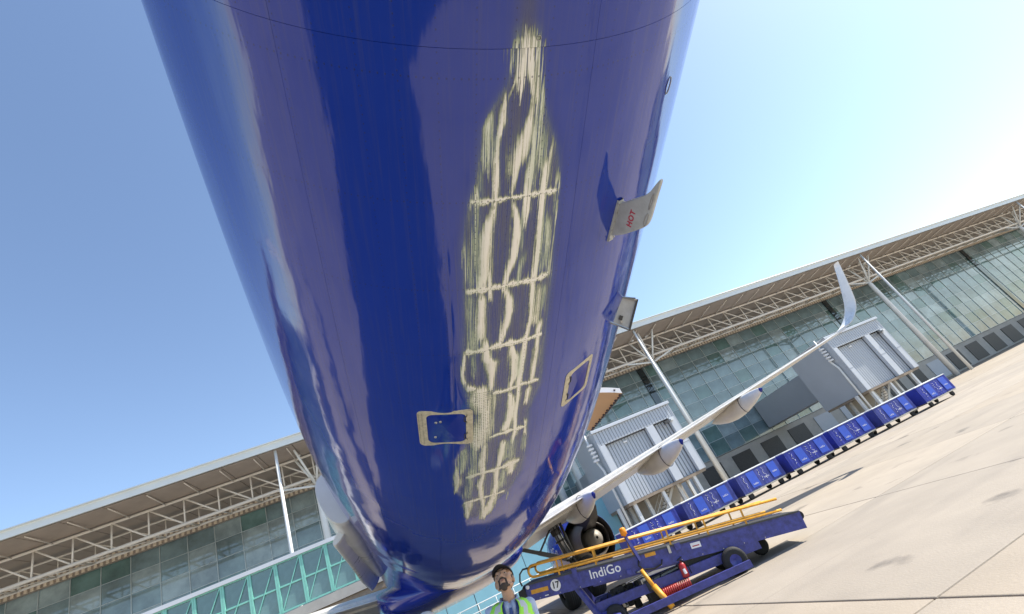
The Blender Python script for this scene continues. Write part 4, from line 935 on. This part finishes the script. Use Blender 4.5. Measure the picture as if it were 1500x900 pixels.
    for x, z, w, h in ((2.12, -.27, .10, .09), (3.02, -.06, .05, .14), (3.20, -.05, .12, .12), (1.06, -.06, .10, .22)): bx.bar(q(x - w / 2, fz + .02, z), q(x + w / 2, fz + .02, z), .05, h, M_bluepaint if w > .06 else M_steel, uz)
    pe(bx, 'bracket')
    # chassis below
    def g_(x, y, z): return a + fl * x + side * y + Vector((0, 0, z - a.z))
    ch = MB()
    for y_ in (.50, -.50): ch.bar(g_(1.15, y_, .52), g_(4.6, y_, .30), .10, .17, M_bluepaint)
    for x_ in (1.2, 2.4, 3.6, 4.5): ch.bar(g_(x_, -.5, .50 - (x_ - 1.15) * .064), g_(x_, .5, .50 - (x_ - 1.15) * .064), .10, .12, M_bluepaint)
    ch.bar(g_(1.3, .86, .20), g_(4.2, .86, .12), .08, .12, M_bluepaint); ch.bar(g_(1.15, .52, .42), g_(1.0, .70, .10), .5, .05, M_bluepaint)
    chas = p(ch, 'chassis')
    la = MB()
    for y_ in (.44, -.44): la.bar(q(1.35, y_, -.30), g_(3.05, y_ + .03, .63), .07, .11, M_bluepaint)
    pe(la, 'lift_arm')
    lg = MB(); lg.bar(q(1.02, .50, -.30), g_(1.25, .66, .12), .09, .09, M_bluepaint); lg.bar(q(1.02, -.50, -.30), g_(1.25, -.66, .12), .09, .09, M_bluepaint); pe(lg, 'frame_leg')
    ps = MB(); ps.bbox(tuple(g_(1.35, .80, .20)), (.42, .22, .26), M_bluepaint, .03, None); ps.tube([g_(1.28, .92, .24), g_(1.28, .97, .24)], .035, M_steel, 10); ps.tube([g_(1.42, .92, .24), g_(1.42, .97, .24)], .035, M_steel, 10); p(ps, 'control_box')
    wl = MB()
    for k in range(12): wl.add([q(.25 + .42 * k + dx, wid + .0365, -.30 + dz) for dx, dz in ((0, 0), (.016, 0), (.016, .016), (0, .016))], [(0, 1, 2, 3)], M_steel)
    tag(p(wl, 'bolt'), kind='stuff')
    pl = MB(); pl.add([q(3.45 + dx, wid + .0375, -.16 + dz) for dx, dz in ((0, 0), (.20, 0), (.20, .10), (0, .10))], [(0, 1, 2, 3)], M_lettering); pl.add([q(3.48 + dx, wid + .039, -.13 + dz) for dx, dz in ((0, 0), (.14, 0), (.14, .02), (0, .02))], [(0, 1, 2, 3)], M_red); p(pl, 'notice_plate')
    hy = MB(); hy.tube([g_(2.28, .64, .78), g_(2.38, .74, .38)], .040, M_yellow, 12); hy.tube([g_(2.36, .72, .46), g_(2.50, .84, 0.04)], .060, M_yellow, 12); hy.tube([q(2.2, .5, -.30), g_(2.29, .65, .76)], .022, M_steel, 10); p(hy, 'hydraulic_cylinder')
    for x_, y_ in ((1.45, .62), (1.45, -.62), (4.0, .62), (4.0, -.62)):
        Mw = frame(g_(x_, y_, .24), fl, (0, 0, 1)); w = MB(); w.lathe([(.11, -.09), (.2, -.1), (.235, -.06), (.24, 0), (.235, .06), (.2, .1), (.11, .09)], M_black, 28, Mw); wo = p(w, 'wheel'); h = MB(); h.lathe([(0, -.05), (.07, -.07), (.12, -.09)], M_bluepaint, 20, Mw); h.lathe([(0, .05), (.07, .07), (.12, .09)], M_bluepaint, 20, Mw); h.build('wheel_rim', wo)
    en = MB()
    for k in range(14): en.bbox(tuple(g_(1.5 + .10 * k * random.uniform(.5, 1), random.uniform(-.1, .5), random.uniform(.25, .62))), (random.uniform(.1, .3), random.uniform(.1, .25), random.uniform(.08, .22)), random.choice([M_dark, M_black, M_seal, M_steel]), .02)
    for k in range(7): en.tube([g_(1.4 + .2 * k, .35, .55), g_(1.5 + .17 * k, .48, .68 - .04 * k), g_(1.75 + .15 * k, .5, .35)], .015, M_black, 6)
    tag(p(en, 'engine_block'), kind='stuff')
    cl = MB(); N = 120; cl.tube([g_(2.45 + .58 * i / N, .62 + .085 * math.cos(i * .75), .27 - .035 * i / N + .085 * math.sin(i * .75)) for i in range(N)], .016, M_red, 6); p(cl, 'red_hose')
    dk = MB(); dk.bar(g_(2.2, .05, .36), g_(4.4, .05, .24), .8, .03, M_dark); dk.bar(g_(3.0, .1, .50), g_(4.4, .1, .42), .5, .16, M_dark); p(dk, 'deck_plate')
    ex = MB(); eb = g_(3.02, .60, .34); Me = Matrix.Translation(eb) @ Matrix.Rotation(R(8), 4, 'Y'); ex.lathe([(0, 0), (.065, 0), (.07, .02), (.07, .20), (.055, .245), (.022, .26), (.02, .29)], M_red, 20, Me); exo = p(ex, 'fire_extinguisher')
    e2_ = MB(); e2_.bar(eb + Vector((-.02, 0, .31)), eb + Vector((.09, -.02, .34)), .03, .02, M_black); e2_.tube([eb + Vector((.02, -.03, .30)), eb + Vector((.12, -.05, .22)), eb + Vector((.11, -.05, .02))], .011, M_black, 6); e2_.add([eb + Vector((.071 * math.sin(t), -.073 * math.cos(t), z)) for z in (.06, .15) for t in (-.5, -.2, .2, .5)], [(0, 1, 5, 4), (1, 2, 6, 5), (2, 3, 7, 6)], M_lettering); e2_.build('nozzle', exo)
    return Lo
belt_loader()

# ------------------------------------------------------------------ baggage carts
def star_curve(cx, cz, n, seed):
    rr = random.Random(seed); pts = []
    for k in range(n): pts.append((cx + .05 * math.sin(k * 1.1) + .02 * rr.uniform(-1, 1) + .02 * k * .3, cz + .34 - .62 * k / n + .03 * rr.uniform(-1, 1)))
    return pts
def cart(label, cm=None, seed=0):
    cm = cm or M_curtain
    C = empty('baggage_cart', (0, 0, 0), 0, label, 'baggage cart', 'baggage carts in a row behind the engine')
    L_, D, z0, z1 = 3.0, 1.4, .34, 1.30
    b = MB(); b.bbox((0, 0, z0 - .03), (L_, D, .08), M_steel, .015); b.build('deck', C)
    r = MB(); r.bbox((0, 0, z1 + .02), (L_ + .06, D + .08, .05), M_col, .015); r.build('roof', C)
    for sx in (-1, 1):
        for sy in (-1, 1): q = MB(); q.box((sx * (L_ / 2 - .04), sy * (D / 2 - .04), (z0 + z1) / 2), (.05, .05, z1 - z0), M_steel); q.build('post', C)
    # wavy curtain towards the camera and on the ends
    n = 48; V = []
    for k in range(n + 1):
        x = -L_ / 2 + L_ * k / n; w = .014 * math.sin(k * 1.7) + .010 * math.sin(k * .6 + 1)
        V += [(x, -D / 2 - .02 + w * .3, z1), (x, -D / 2 - .02 + w, z0 + .02 + .008 * math.sin(k * .8))]
    c = MB().add(V, [(2 * k, 2 * k + 1, 2 * k + 3, 2 * k + 2) for k in range(n)], cm, True)
    cu = c.build('curtain', C)
    for sx in (-1, 1): e_ = MB(); e_.box((sx * (L_ / 2 + .01), 0, (z0 + z1) / 2), (.02, D, z1 - z0), cm); e_.build('end_curtain', C)
    d = MB()
    for xc in (-.55, .95): d.add([(xc - .28, -D / 2 - .05, z0 + .12), (xc + .28, -D / 2 - .05, z0 + .10), (xc + .28, -D / 2 - .045, z1 - .08), (xc - .28, -D / 2 - .045, z1 - .06)], [(0, 1, 2, 3)], M_curtain2)
    build_each(d, 'curtain_flap', cu)
    s = MB()
    for xc, sd_ in ((-1.15, 1), (.25, 2), (-.05, 3)):
        for x, z in star_curve(xc, .82, 11, sd_ + seed): s.add([(x + .017 * math.cos(t), -D / 2 - .056, z + .017 * math.sin(t)) for t in [i * math.pi / 4 for i in range(8)]], [tuple(range(8))], M_lettering)
    tag(s.build('dotted_emblem', cu), kind='stuff')
    for xc in (-.55, .95, .30): text_mesh('lettering', 'IndiGo', .12, M_lettering, frame((xc, -D / 2 - .056, .66 + .1 * xc), (1, 0, 0), (0, 0, 1)), cu, .001)
    for sx in (-1, 1):
        for sy in (-1, 1):
            w = MB(); Mw = frame((sx * 1.1, sy * .55, .17), (1, 0, 0), (0, 0, 1)); w.lathe([(0, -.05), (.12, -.06), (.165, -.04), (.17, 0), (.165, .04), (.12, .06), (0, .05)], M_black, 18, Mw); w.build('wheel', C)
    t = MB(); t.bar((-L_ / 2, 0, .24), (-L_ / 2 - .5, 0, .22), .06, .05, M_steel); t.build('tow_bar', C)
    return C
names = ['blue-curtained baggage cart nearest the engine exhaust', 'blue-curtained baggage cart second from the engine exhaust', 'blue-curtained baggage cart third from the engine exhaust', 'blue-curtained baggage cart fourth from the engine exhaust', 'blue-curtained baggage cart fifth from the engine exhaust', 'blue-curtained baggage cart sixth from the engine exhaust', 'blue-curtained baggage cart last in the row, farthest from the engine']
c0 = cart(names[0]); c0.location = (9.9, 15.3, 0); c1 = cart(names[1], M_curtain_faded, 11); protos = [c0, c1]
c1.location = (9.9 + 3.42, 15.1, 0); c1.rotation_euler.z = -.03
for k in range(2, 7):
    c = copy_tree(protos[(k * 2 // 3) % 2]); c.location = (9.9 + 3.42 * k + random.uniform(-.12, .12), 15.3 - .18 * k + random.uniform(-.12, .12), 0); c.rotation_euler.z = random.uniform(-.06, .05); c['label'] = names[k]

def dolly():
    D = empty('cargo_dolly', (4.55, 1.30, 0), -.335, 'low cargo dolly with a flat dark grey deck behind the belt loader', 'dolly')
    b = MB(); b.bbox((0, 0, .46), (3.3, 1.6, .05), M_deck, .012); b.build('deck', D)
    f = MB()
    for y in (-.8, .8): f.box((0, y, .44), (3.32, .05, .12), M_dark)
    for x in (-1.65, 1.65): f.box((x, 0, .44), (.05, 1.66, .12), M_dark)
    f.build('frame_rail', D)
    e = MB()
    for y in (-.828, .828): e.box((0, y, .49), (3.3, .012, .03), M_lettering)
    build_each(e, 'edge_strip', D)
    for sx in (-1.2, 1.2):
        for sy in (-.6, .6):
            w = MB(); w.lathe([(.02, -.05), (.12, -.07), (.17, -.05), (.18, 0), (.17, .05), (.12, .07), (.02, .05)], M_black, 20, frame((sx, sy, .18), (1, 0, 0), (0, 0, 1))); w.build('wheel', D)
            s = MB(); s.box((sx, sy, .32), (.12, .10, .18), M_dark); s.build('axle_bracket', D)
    t = MB(); t.bar((-1.65, 0, .40), (-2.5, 0, .32), .07, .05, M_yellow); t.build('tow_bar', D)
dolly()

# traffic cone beyond the loader
def cone():
    C = empty('traffic_cone', (4.15, 2.6, 0), 0, 'faded red-orange traffic cone on the apron behind the belt loader', 'traffic cone')
    b = MB(); b.bbox((0, 0, .02), (.38, .38, .04), M_conered, .015); b.build('base', C)
    k = MB(); k.lathe([(.15, .04), (.045, .70), (.03, .72), (0, .72)], M_conered, 24); k.build('body', C)
    k = MB(); k.lathe([(.112, .30), (.093, .42)], M_lettering, 24); k.build('reflective_band', C)
cone()
# charcoal ground mat / trolley deck behind the loader

# ------------------------------------------------------------------ people
M_skin_h = mat('skin_tone', (.50, .29, .18), .5, var=.14, scale=22, bump=.15, bscale=160)
M_beard = mat('short_beard', (.065, .046, .036), .75, bump=.5, bscale=160)
M_hair = mat('black_hair', (.012, .010, .009), .65, bump=.4, bscale=120)
M_cap = mat('black_cap', (.010, .011, .016), .8, bump=.2, bscale=200)
M_capw = mat('white_cap', (.72, .71, .66), .8, bump=.2, bscale=150)
M_vest = mat('hi_vis_lime', (.42, .92, .09), .7, var=.08, bump=.2, bscale=60)
M_silver = mat('reflective_tape', (.58, .60, .60), .35, var=.05)
M_shirt = mat('pale_blue_shirt', (.44, .52, .70), .75, var=.06, bump=.2, bscale=30)
M_trouser = mat('navy_trousers', (.02, .025, .06), .8, bump=.2)
M_lany = mat('blue_lanyard', (.03, .07, .25), .6)
M_eye = mat('eye_white', (.36, .32, .28), .25, var=.02); M_iris = mat('dark_iris', (.02, .012, .008), .2)
M_lip = mat('lip', (.32, .15, .11), .55)
def ball(bm, c, r, M=None, sub=2):
    T = Matrix.Translation(c) @ Matrix.Diagonal((*(r if isinstance(r, (tuple, list)) else (r, r, r)), 1))
    bmesh.ops.create_icosphere(bm, subdivisions=sub, radius=1, matrix=(M @ T) if M is not None else T)
def cap_(bm, p, q, r0, r1, M=None, n=14, flat=1.0, steps=4):
    p, q = Vector(p), Vector(q); d = q - p
    for k in range(int(max(2, d.length / (min(r0, r1) * .55))) + 1):
        f = k / max(2, int(d.length / (min(r0, r1) * .55))); ball(bm, p.lerp(q, min(1, f)), r0 + (r1 - r0) * min(1, f), M, 2)
def remesh(bm, name, voxel, smooth, mats, pick, parent):
    me = bpy.data.meshes.new(name); bm.to_mesh(me); bm.free()
    o = bpy.data.objects.new(name, me); COL.objects.link(o)
    m = o.modifiers.new('r', 'REMESH'); m.mode = 'VOXEL'; m.voxel_size = voxel
    s = o.modifiers.new('s', 'SMOOTH'); s.factor = .5; s.iterations = smooth
    dg = bpy.context.evaluated_depsgraph_get(); me2 = bpy.data.meshes.new_from_object(o.evaluated_get(dg)); bpy.data.objects.remove(o); me2.name = name
    me2.materials.clear()
    for q in mats: me2.materials.append(q)
    me2.polygons.foreach_set('material_index', [pick(p.center) for p in me2.polygons]); me2.polygons.foreach_set('use_smooth', [True] * len(me2.polygons)); me2.update()
    return inst(name, me2, parent)
def person(loc, rz, lean, pitch, yaw, tilt, cap_m, label, vest=True, beard=True, height=1.0):
    P = empty('person', loc, rz, label, 'person'); P.rotation_euler = (0, lean, rz); P.scale = (height,) * 3
    HM = Matrix.Translation((0, -.018, 1.478)) @ Matrix.Rotation(yaw, 4, 'Z') @ Matrix.Rotation(tilt, 4, 'Y') @ Matrix.Rotation(-pitch, 4, 'X') @ Matrix.Scale(1.07, 4)   # head pivots at the top of the neck
    H = lambda x, y, z: (x, y - .025, z + .115)
    bm = bmesh.new()
    # trunk, limbs
    for z, rx, ry in ((.95, .155, .11), (1.02, .15, .108), (1.10, .148, .105), (1.18, .158, .11), (1.26, .172, .115), (1.33, .175, .112), (1.385, .150, .095)): ball(bm, (0, 0.01, z), (rx, ry, .075))
    for sx in (-1, 1):
        cap_(bm, (sx * .165, .015, 1.385), (sx * .215, .02, 1.12), .058, .046); cap_(bm, (sx * .215, .02, 1.12), (sx * .225, -.03, .88), .044, .030)
        ball(bm, (sx * .226, -.035, .82), (.022, .04, .05)); ball(bm, (sx * .13, .015, 1.395), (.075, .06, .045))
        for k, (dx, ln) in enumerate(((-.026, .07), (-.009, .082), (.009, .078), (.025, .06))): cap_(bm, (sx * .224, -.045 + dx, .79), (sx * .220, -.052 + dx, .79 - ln), .0095, .008)
        cap_(bm, (sx * .224, -.07, .83), (sx * .212, -.095, .775), .011, .009)
        cap_(bm, (sx * .09, 0.01, .92), (sx * .10, -.01, .50), .088, .058); cap_(bm, (sx * .10, -.01, .50), (sx * .105, .02, .09), .056, .040); cap_(bm, (sx * .105, .02, .05), (sx * .115, -.14, .035), .045, .036)
    cap_(bm, (0, .012, 1.40), tuple(HM @ Vector((0, .012, .02))), .060, .053); cap_(bm, (0, -.01, 1.42), tuple(HM @ Vector((0, -.025, .03))), .045, .048)
    # head in its own frame: +x his left, -y the face, z up
    ball(bm, H(0, .012, .045), (.076, .094, .086), HM, 3); ball(bm, H(0, -.020, -.005), (.066, .075, .085), HM, 3); ball(bm, H(0, -.045, -.068), (.046, .045, .040), HM); ball(bm, H(0, -.068, -.086), (.022, .022, .020), HM)
    ball(bm, H(0, -.083, .030), (.052, .012, .014), HM)
    for sx in (-1, 1):
        ball(bm, H(sx * .044, -.066, -.018), (.022, .020, .020), HM); ball(bm, H(sx * .076, .012, .000), (.010, .020, .032), HM); ball(bm, H(sx * .013, -.096, -.026), (.009, .012, .009), HM)
        cap_(bm, H(sx * .044, -.04, -.070), H(sx * .052, .0, -.045), .017, .018, HM)
    cap_(bm, H(0, -.090, .022), H(0, -.108, -.020), .009, .0125, HM); ball(bm, H(0, -.090, -.047), (.024, .012, .006), HM); ball(bm, H(0, -.088, -.058), (.021, .012, .007), HM)
    Hi = HM.inverted()
    def pick(c):
        h = Hi @ Vector(c) - Vector((0, -.025, .115))
        if (c[2] > 1.50 and abs(c[0]) < .2) or (c[2] > 1.40 and abs(c[0]) < .085 and (c[2] > 1.452 or (c[1] < -.045 and c[2] > 1.432))):
            if abs(h.x) < .022 and h.y < -.094 and -.066 < h.z < -.046: return 3
            return 0
        if c[2] < .13: return 4
        if c[2] < .98 and abs(c[0]) < .2: return 2
        if c[2] < .87: return 0
        return 1
    body = remesh(bm, 'body', .0055, 3, [M_skin_h, M_shirt, M_trouser, M_lip, M_black], pick, P)
    ey = MB()
    for sx in (-1, 1):
        ey.lathe([(.0001, .0110), (.0055, .0098), (.0092, .0058), (.0110, 0), (.0092, -.0058)], M_eye, 14, HM @ Matrix.Translation(H(sx * .030, -.0735, .010)) @ Matrix.Rotation(R(90), 4, 'X'))
        ey.lathe([(.0001, .0118), (.0062, .0104)], M_iris, 12, HM @ Matrix.Translation(H(sx * .030, -.0738, .0115)) @ Matrix.Rotation(R(90), 4, 'X'))
    build_each(ey, 'eye', P)
    eb = MB()
    for sx in (-1, 1): eb.tube([HM @ Vector(H(sx * .014, -.097, .030)), HM @ Vector(H(sx * .030, -.096, .037)), HM @ Vector(H(sx * .050, -.082, .031))], [.003, .004, .002], M_hair, 6)
    build_each(eb, 'eyebrow', P)
    if beard:
        bm = bmesh.new()
        ball(bm, H(0, -.068, -.084), (.030, .027, .022), HM); ball(bm, H(0, -.058, -.096), (.025, .025, .018), HM); ball(bm, H(0, -.101, -.036), (.020, .008, .0055), HM)
        for sx in (-1, 1):
            cap_(bm, H(sx * .004, -.098, -.037), H(sx * .030, -.086, -.045), .0065, .008, HM); cap_(bm, H(sx * .030, -.086, -.045), H(sx * .030, -.072, -.078), .006, .010, HM)
            cap_(bm, H(sx * .030, -.065, -.088), H(sx * .055, -.02, -.062), .011, .008, HM)
        remesh(bm, 'beard', .0035, 3, [M_beard], lambda c: 0, P)
    bm = bmesh.new(); ball(bm, H(0, .022, .030), (.078, .088, .080), HM, 3)
    bmesh.ops.bisect_plane(bm, geom=bm.verts[:] + bm.edges[:] + bm.faces[:], plane_co=HM @ Vector(H(0, -.02, .02)), plane_no=HM.to_3x3() @ Vector((0, 1, -.15)), clear_inner=True)
    me = bpy.data.meshes.new('hair'); bm.to_mesh(me); bm.free(); me.materials.append(M_hair); inst('hair', me, P)
    # cap: dome with panels, button and curved brim
    dm = MB(); V = []; n = 32
    for i in range(9):
        t = i / 8; r_ = math.cos(t * math.pi / 2 * .97); z_ = .050 + .078 * math.sin(t * math.pi / 2)
        for k in range(n):
            a_ = 2 * math.pi * k / n; cr = 1 + .006 * abs(math.cos(3 * a_)); V.append(HM @ Vector(H(.0835 * r_ * cr * math.sin(a_), .008 - .103 * r_ * cr * math.cos(a_), z_)))
    dm.add(V, [(i * n + k, i * n + (k + 1) % n, (i + 1) * n + (k + 1) % n, (i + 1) * n + k) for i in range(8) for k in range(n)], cap_m, True); dm.add(V[-n:], [tuple(range(n))], cap_m)
    cp = dm.build('cap', P)
    br = MB(); V = []
    for th in (0, .004):
        for i in range(4):
            for k in range(13):
                a_ = R(-66 + 11 * k); e = i / 3; x = (.081 + .006 * e) * math.sin(a_); y = .008 - .101 * math.cos(a_) - .062 * e * math.cos(a_) ** .7 if False else .008 - .101 * math.cos(a_) - .064 * e * max(0, math.cos(a_)) ** .8
                V.append(HM @ Vector(H(x, y, .052 + th - .010 * e - .9 * x * x * (1 + e))))
    fs = [(o + i * 13 + k, o + i * 13 + k + 1, o + (i + 1) * 13 + k + 1, o + (i + 1) * 13 + k) for o in (0, 52) for i in range(3) for k in range(12)] + [(39 + k, 39 + k + 1, 52 + 39 + k + 1, 52 + 39 + k) for k in range(12)]
    br.add(V, fs, cap_m, True); br.build('cap_brim', cp)
    bt = MB(); bt.lathe([(0, .006), (.007, .004), (.009, 0)], cap_m, 10, HM @ Matrix.Translation(H(0, .008, .127))); bt.build('cap_button', cp)
    # collar: two turned-down wings round the neck
    co = MB()
    for sx in (-1, 1):
        V = []
        for k in range(9):
            t = R(8 + 20 * k); x = sx * math.sin(t); y = -math.cos(t); lowr = .100 + .022 * max(0, math.cos(t)); z_in = 1.468 - .034 * max(0, -y); z_out = 1.424 - .075 * max(0, -y) ** 2
            V += [(x * .066, .006 + y * .070, z_in), (x * .074, .006 + y * .080, z_in + .012), (x * lowr, .010 + y * (lowr - .006), z_out), (x * (lowr - .008), .010 + y * (lowr - .016), z_out - .004)]
        co.add(V, [(4 * k + j, 4 * k + 4 + j, 4 * k + 5 + j, 4 * k + 1 + j) for k in range(8) for j in range(3)] + [(0, 1, 2, 3)], M_shirt, True)
    build_each(co, 'collar', P)
    if vest:
        def shell(name, segs, m, th, par=None):
            pass
        ve = MB(); V = []; prof_v = [(.94, .178, .135), (1.05, .172, .13), (1.15, .176, .133), (1.25, .190, .138), (1.33, .196, .136), (1.385, .188, .122), (1.425, .152, .104), (1.447, .105, .085)]
        n = 48
        def vp(z, rx, ry, t): return (rx * math.sin(t), .01 - ry * math.cos(t), z)
        gap = lambda z: R(3 + 24 * max(0, (z - 1.15) / .30) ** 1.3)                    # open V at the front
        for z, rx, ry in prof_v:
            g0 = gap(z)
            for k in range(n + 1): V.append(vp(z, rx, ry, g0 + (2 * math.pi - 2 * g0) * k / n))
        F = []; mi_ = []
        def arm(z, t): return 1.10 < z < 1.365 and abs(abs(math.sin(t)) - 1) < .07
        for i in range(len(prof_v) - 1):
            zc = (prof_v[i][0] + prof_v[i + 1][0]) / 2; g0 = gap(zc)
            for k in range(n):
                t = g0 + (2 * math.pi - 2 * g0) * (k + .5) / n
                if arm(zc, t): continue
                f = (i * (n + 1) + k, i * (n + 1) + k + 1, (i + 1) * (n + 1) + k + 1, (i + 1) * (n + 1) + k); x = math.sin(t)
                stripe = (i in (1,)) or (.50 < abs(x) < .74 and zc > 1.15)
                ve.add([V[j] for j in f], [(0, 1, 2, 3)], M_silver if stripe else M_vest, False)
        vo = ve.build('hi_vis_vest', P)
        # merge doubled seams so that the vest shades as cloth
        b2 = bmesh.new(); b2.from_mesh(vo.data); bmesh.ops.remove_doubles(b2, verts=b2.verts, dist=.0004)
        for f in b2.faces: f.smooth = True
        b2.to_mesh(vo.data); b2.free()
        sm = vo.modifiers.new('thick', 'SOLIDIFY'); sm.thickness = .006; sm.offset = 1
        bi = MB()
        for sx in (-1, 1): bi.tube([vp(z, rx + .003, ry + .003, sx * gap(z)) for z, rx, ry in prof_v], .005, M_trouser, 6)
        build_each(bi, 'vest_binding', vo)
        la = MB()
        for sx in (-1, 1): la.bar((sx * .060, -.060, 1.445), (sx * .055, -.118, 1.36), .018, .003, M_lany, (0, -1, .4)); la.bar((sx * .055, -.118, 1.36), (sx * .004, -.150, 1.10), .018, .003, M_lany, (0, -1, .1))
        la.bbox((0, -.153, 1.06), (.055, .004, .085), M_lettering, .001); la.build('lanyard', P)
        tie = MB(); tie.add([(-.012, -.105, 1.40), (.012, -.105, 1.40), (.024, -.132, 1.22), (0, -.136, 1.16), (-.024, -.132, 1.22)], [(0, 1, 2, 3, 4)], M_lany); tie.build('tie', P)
    return P
person((-.665, -4.85, 0), R(-6), R(11), R(36), R(-9), R(-9), M_cap, 'bearded man in black cap and lime hi-vis vest looking up at the airplane', True, True, 1.055)
person((-1.20, -4.42, 0), R(30), R(3), R(5), R(10), 0, M_capw, 'person of whom only a pale white cap shows at the bottom edge', True, False, .99)
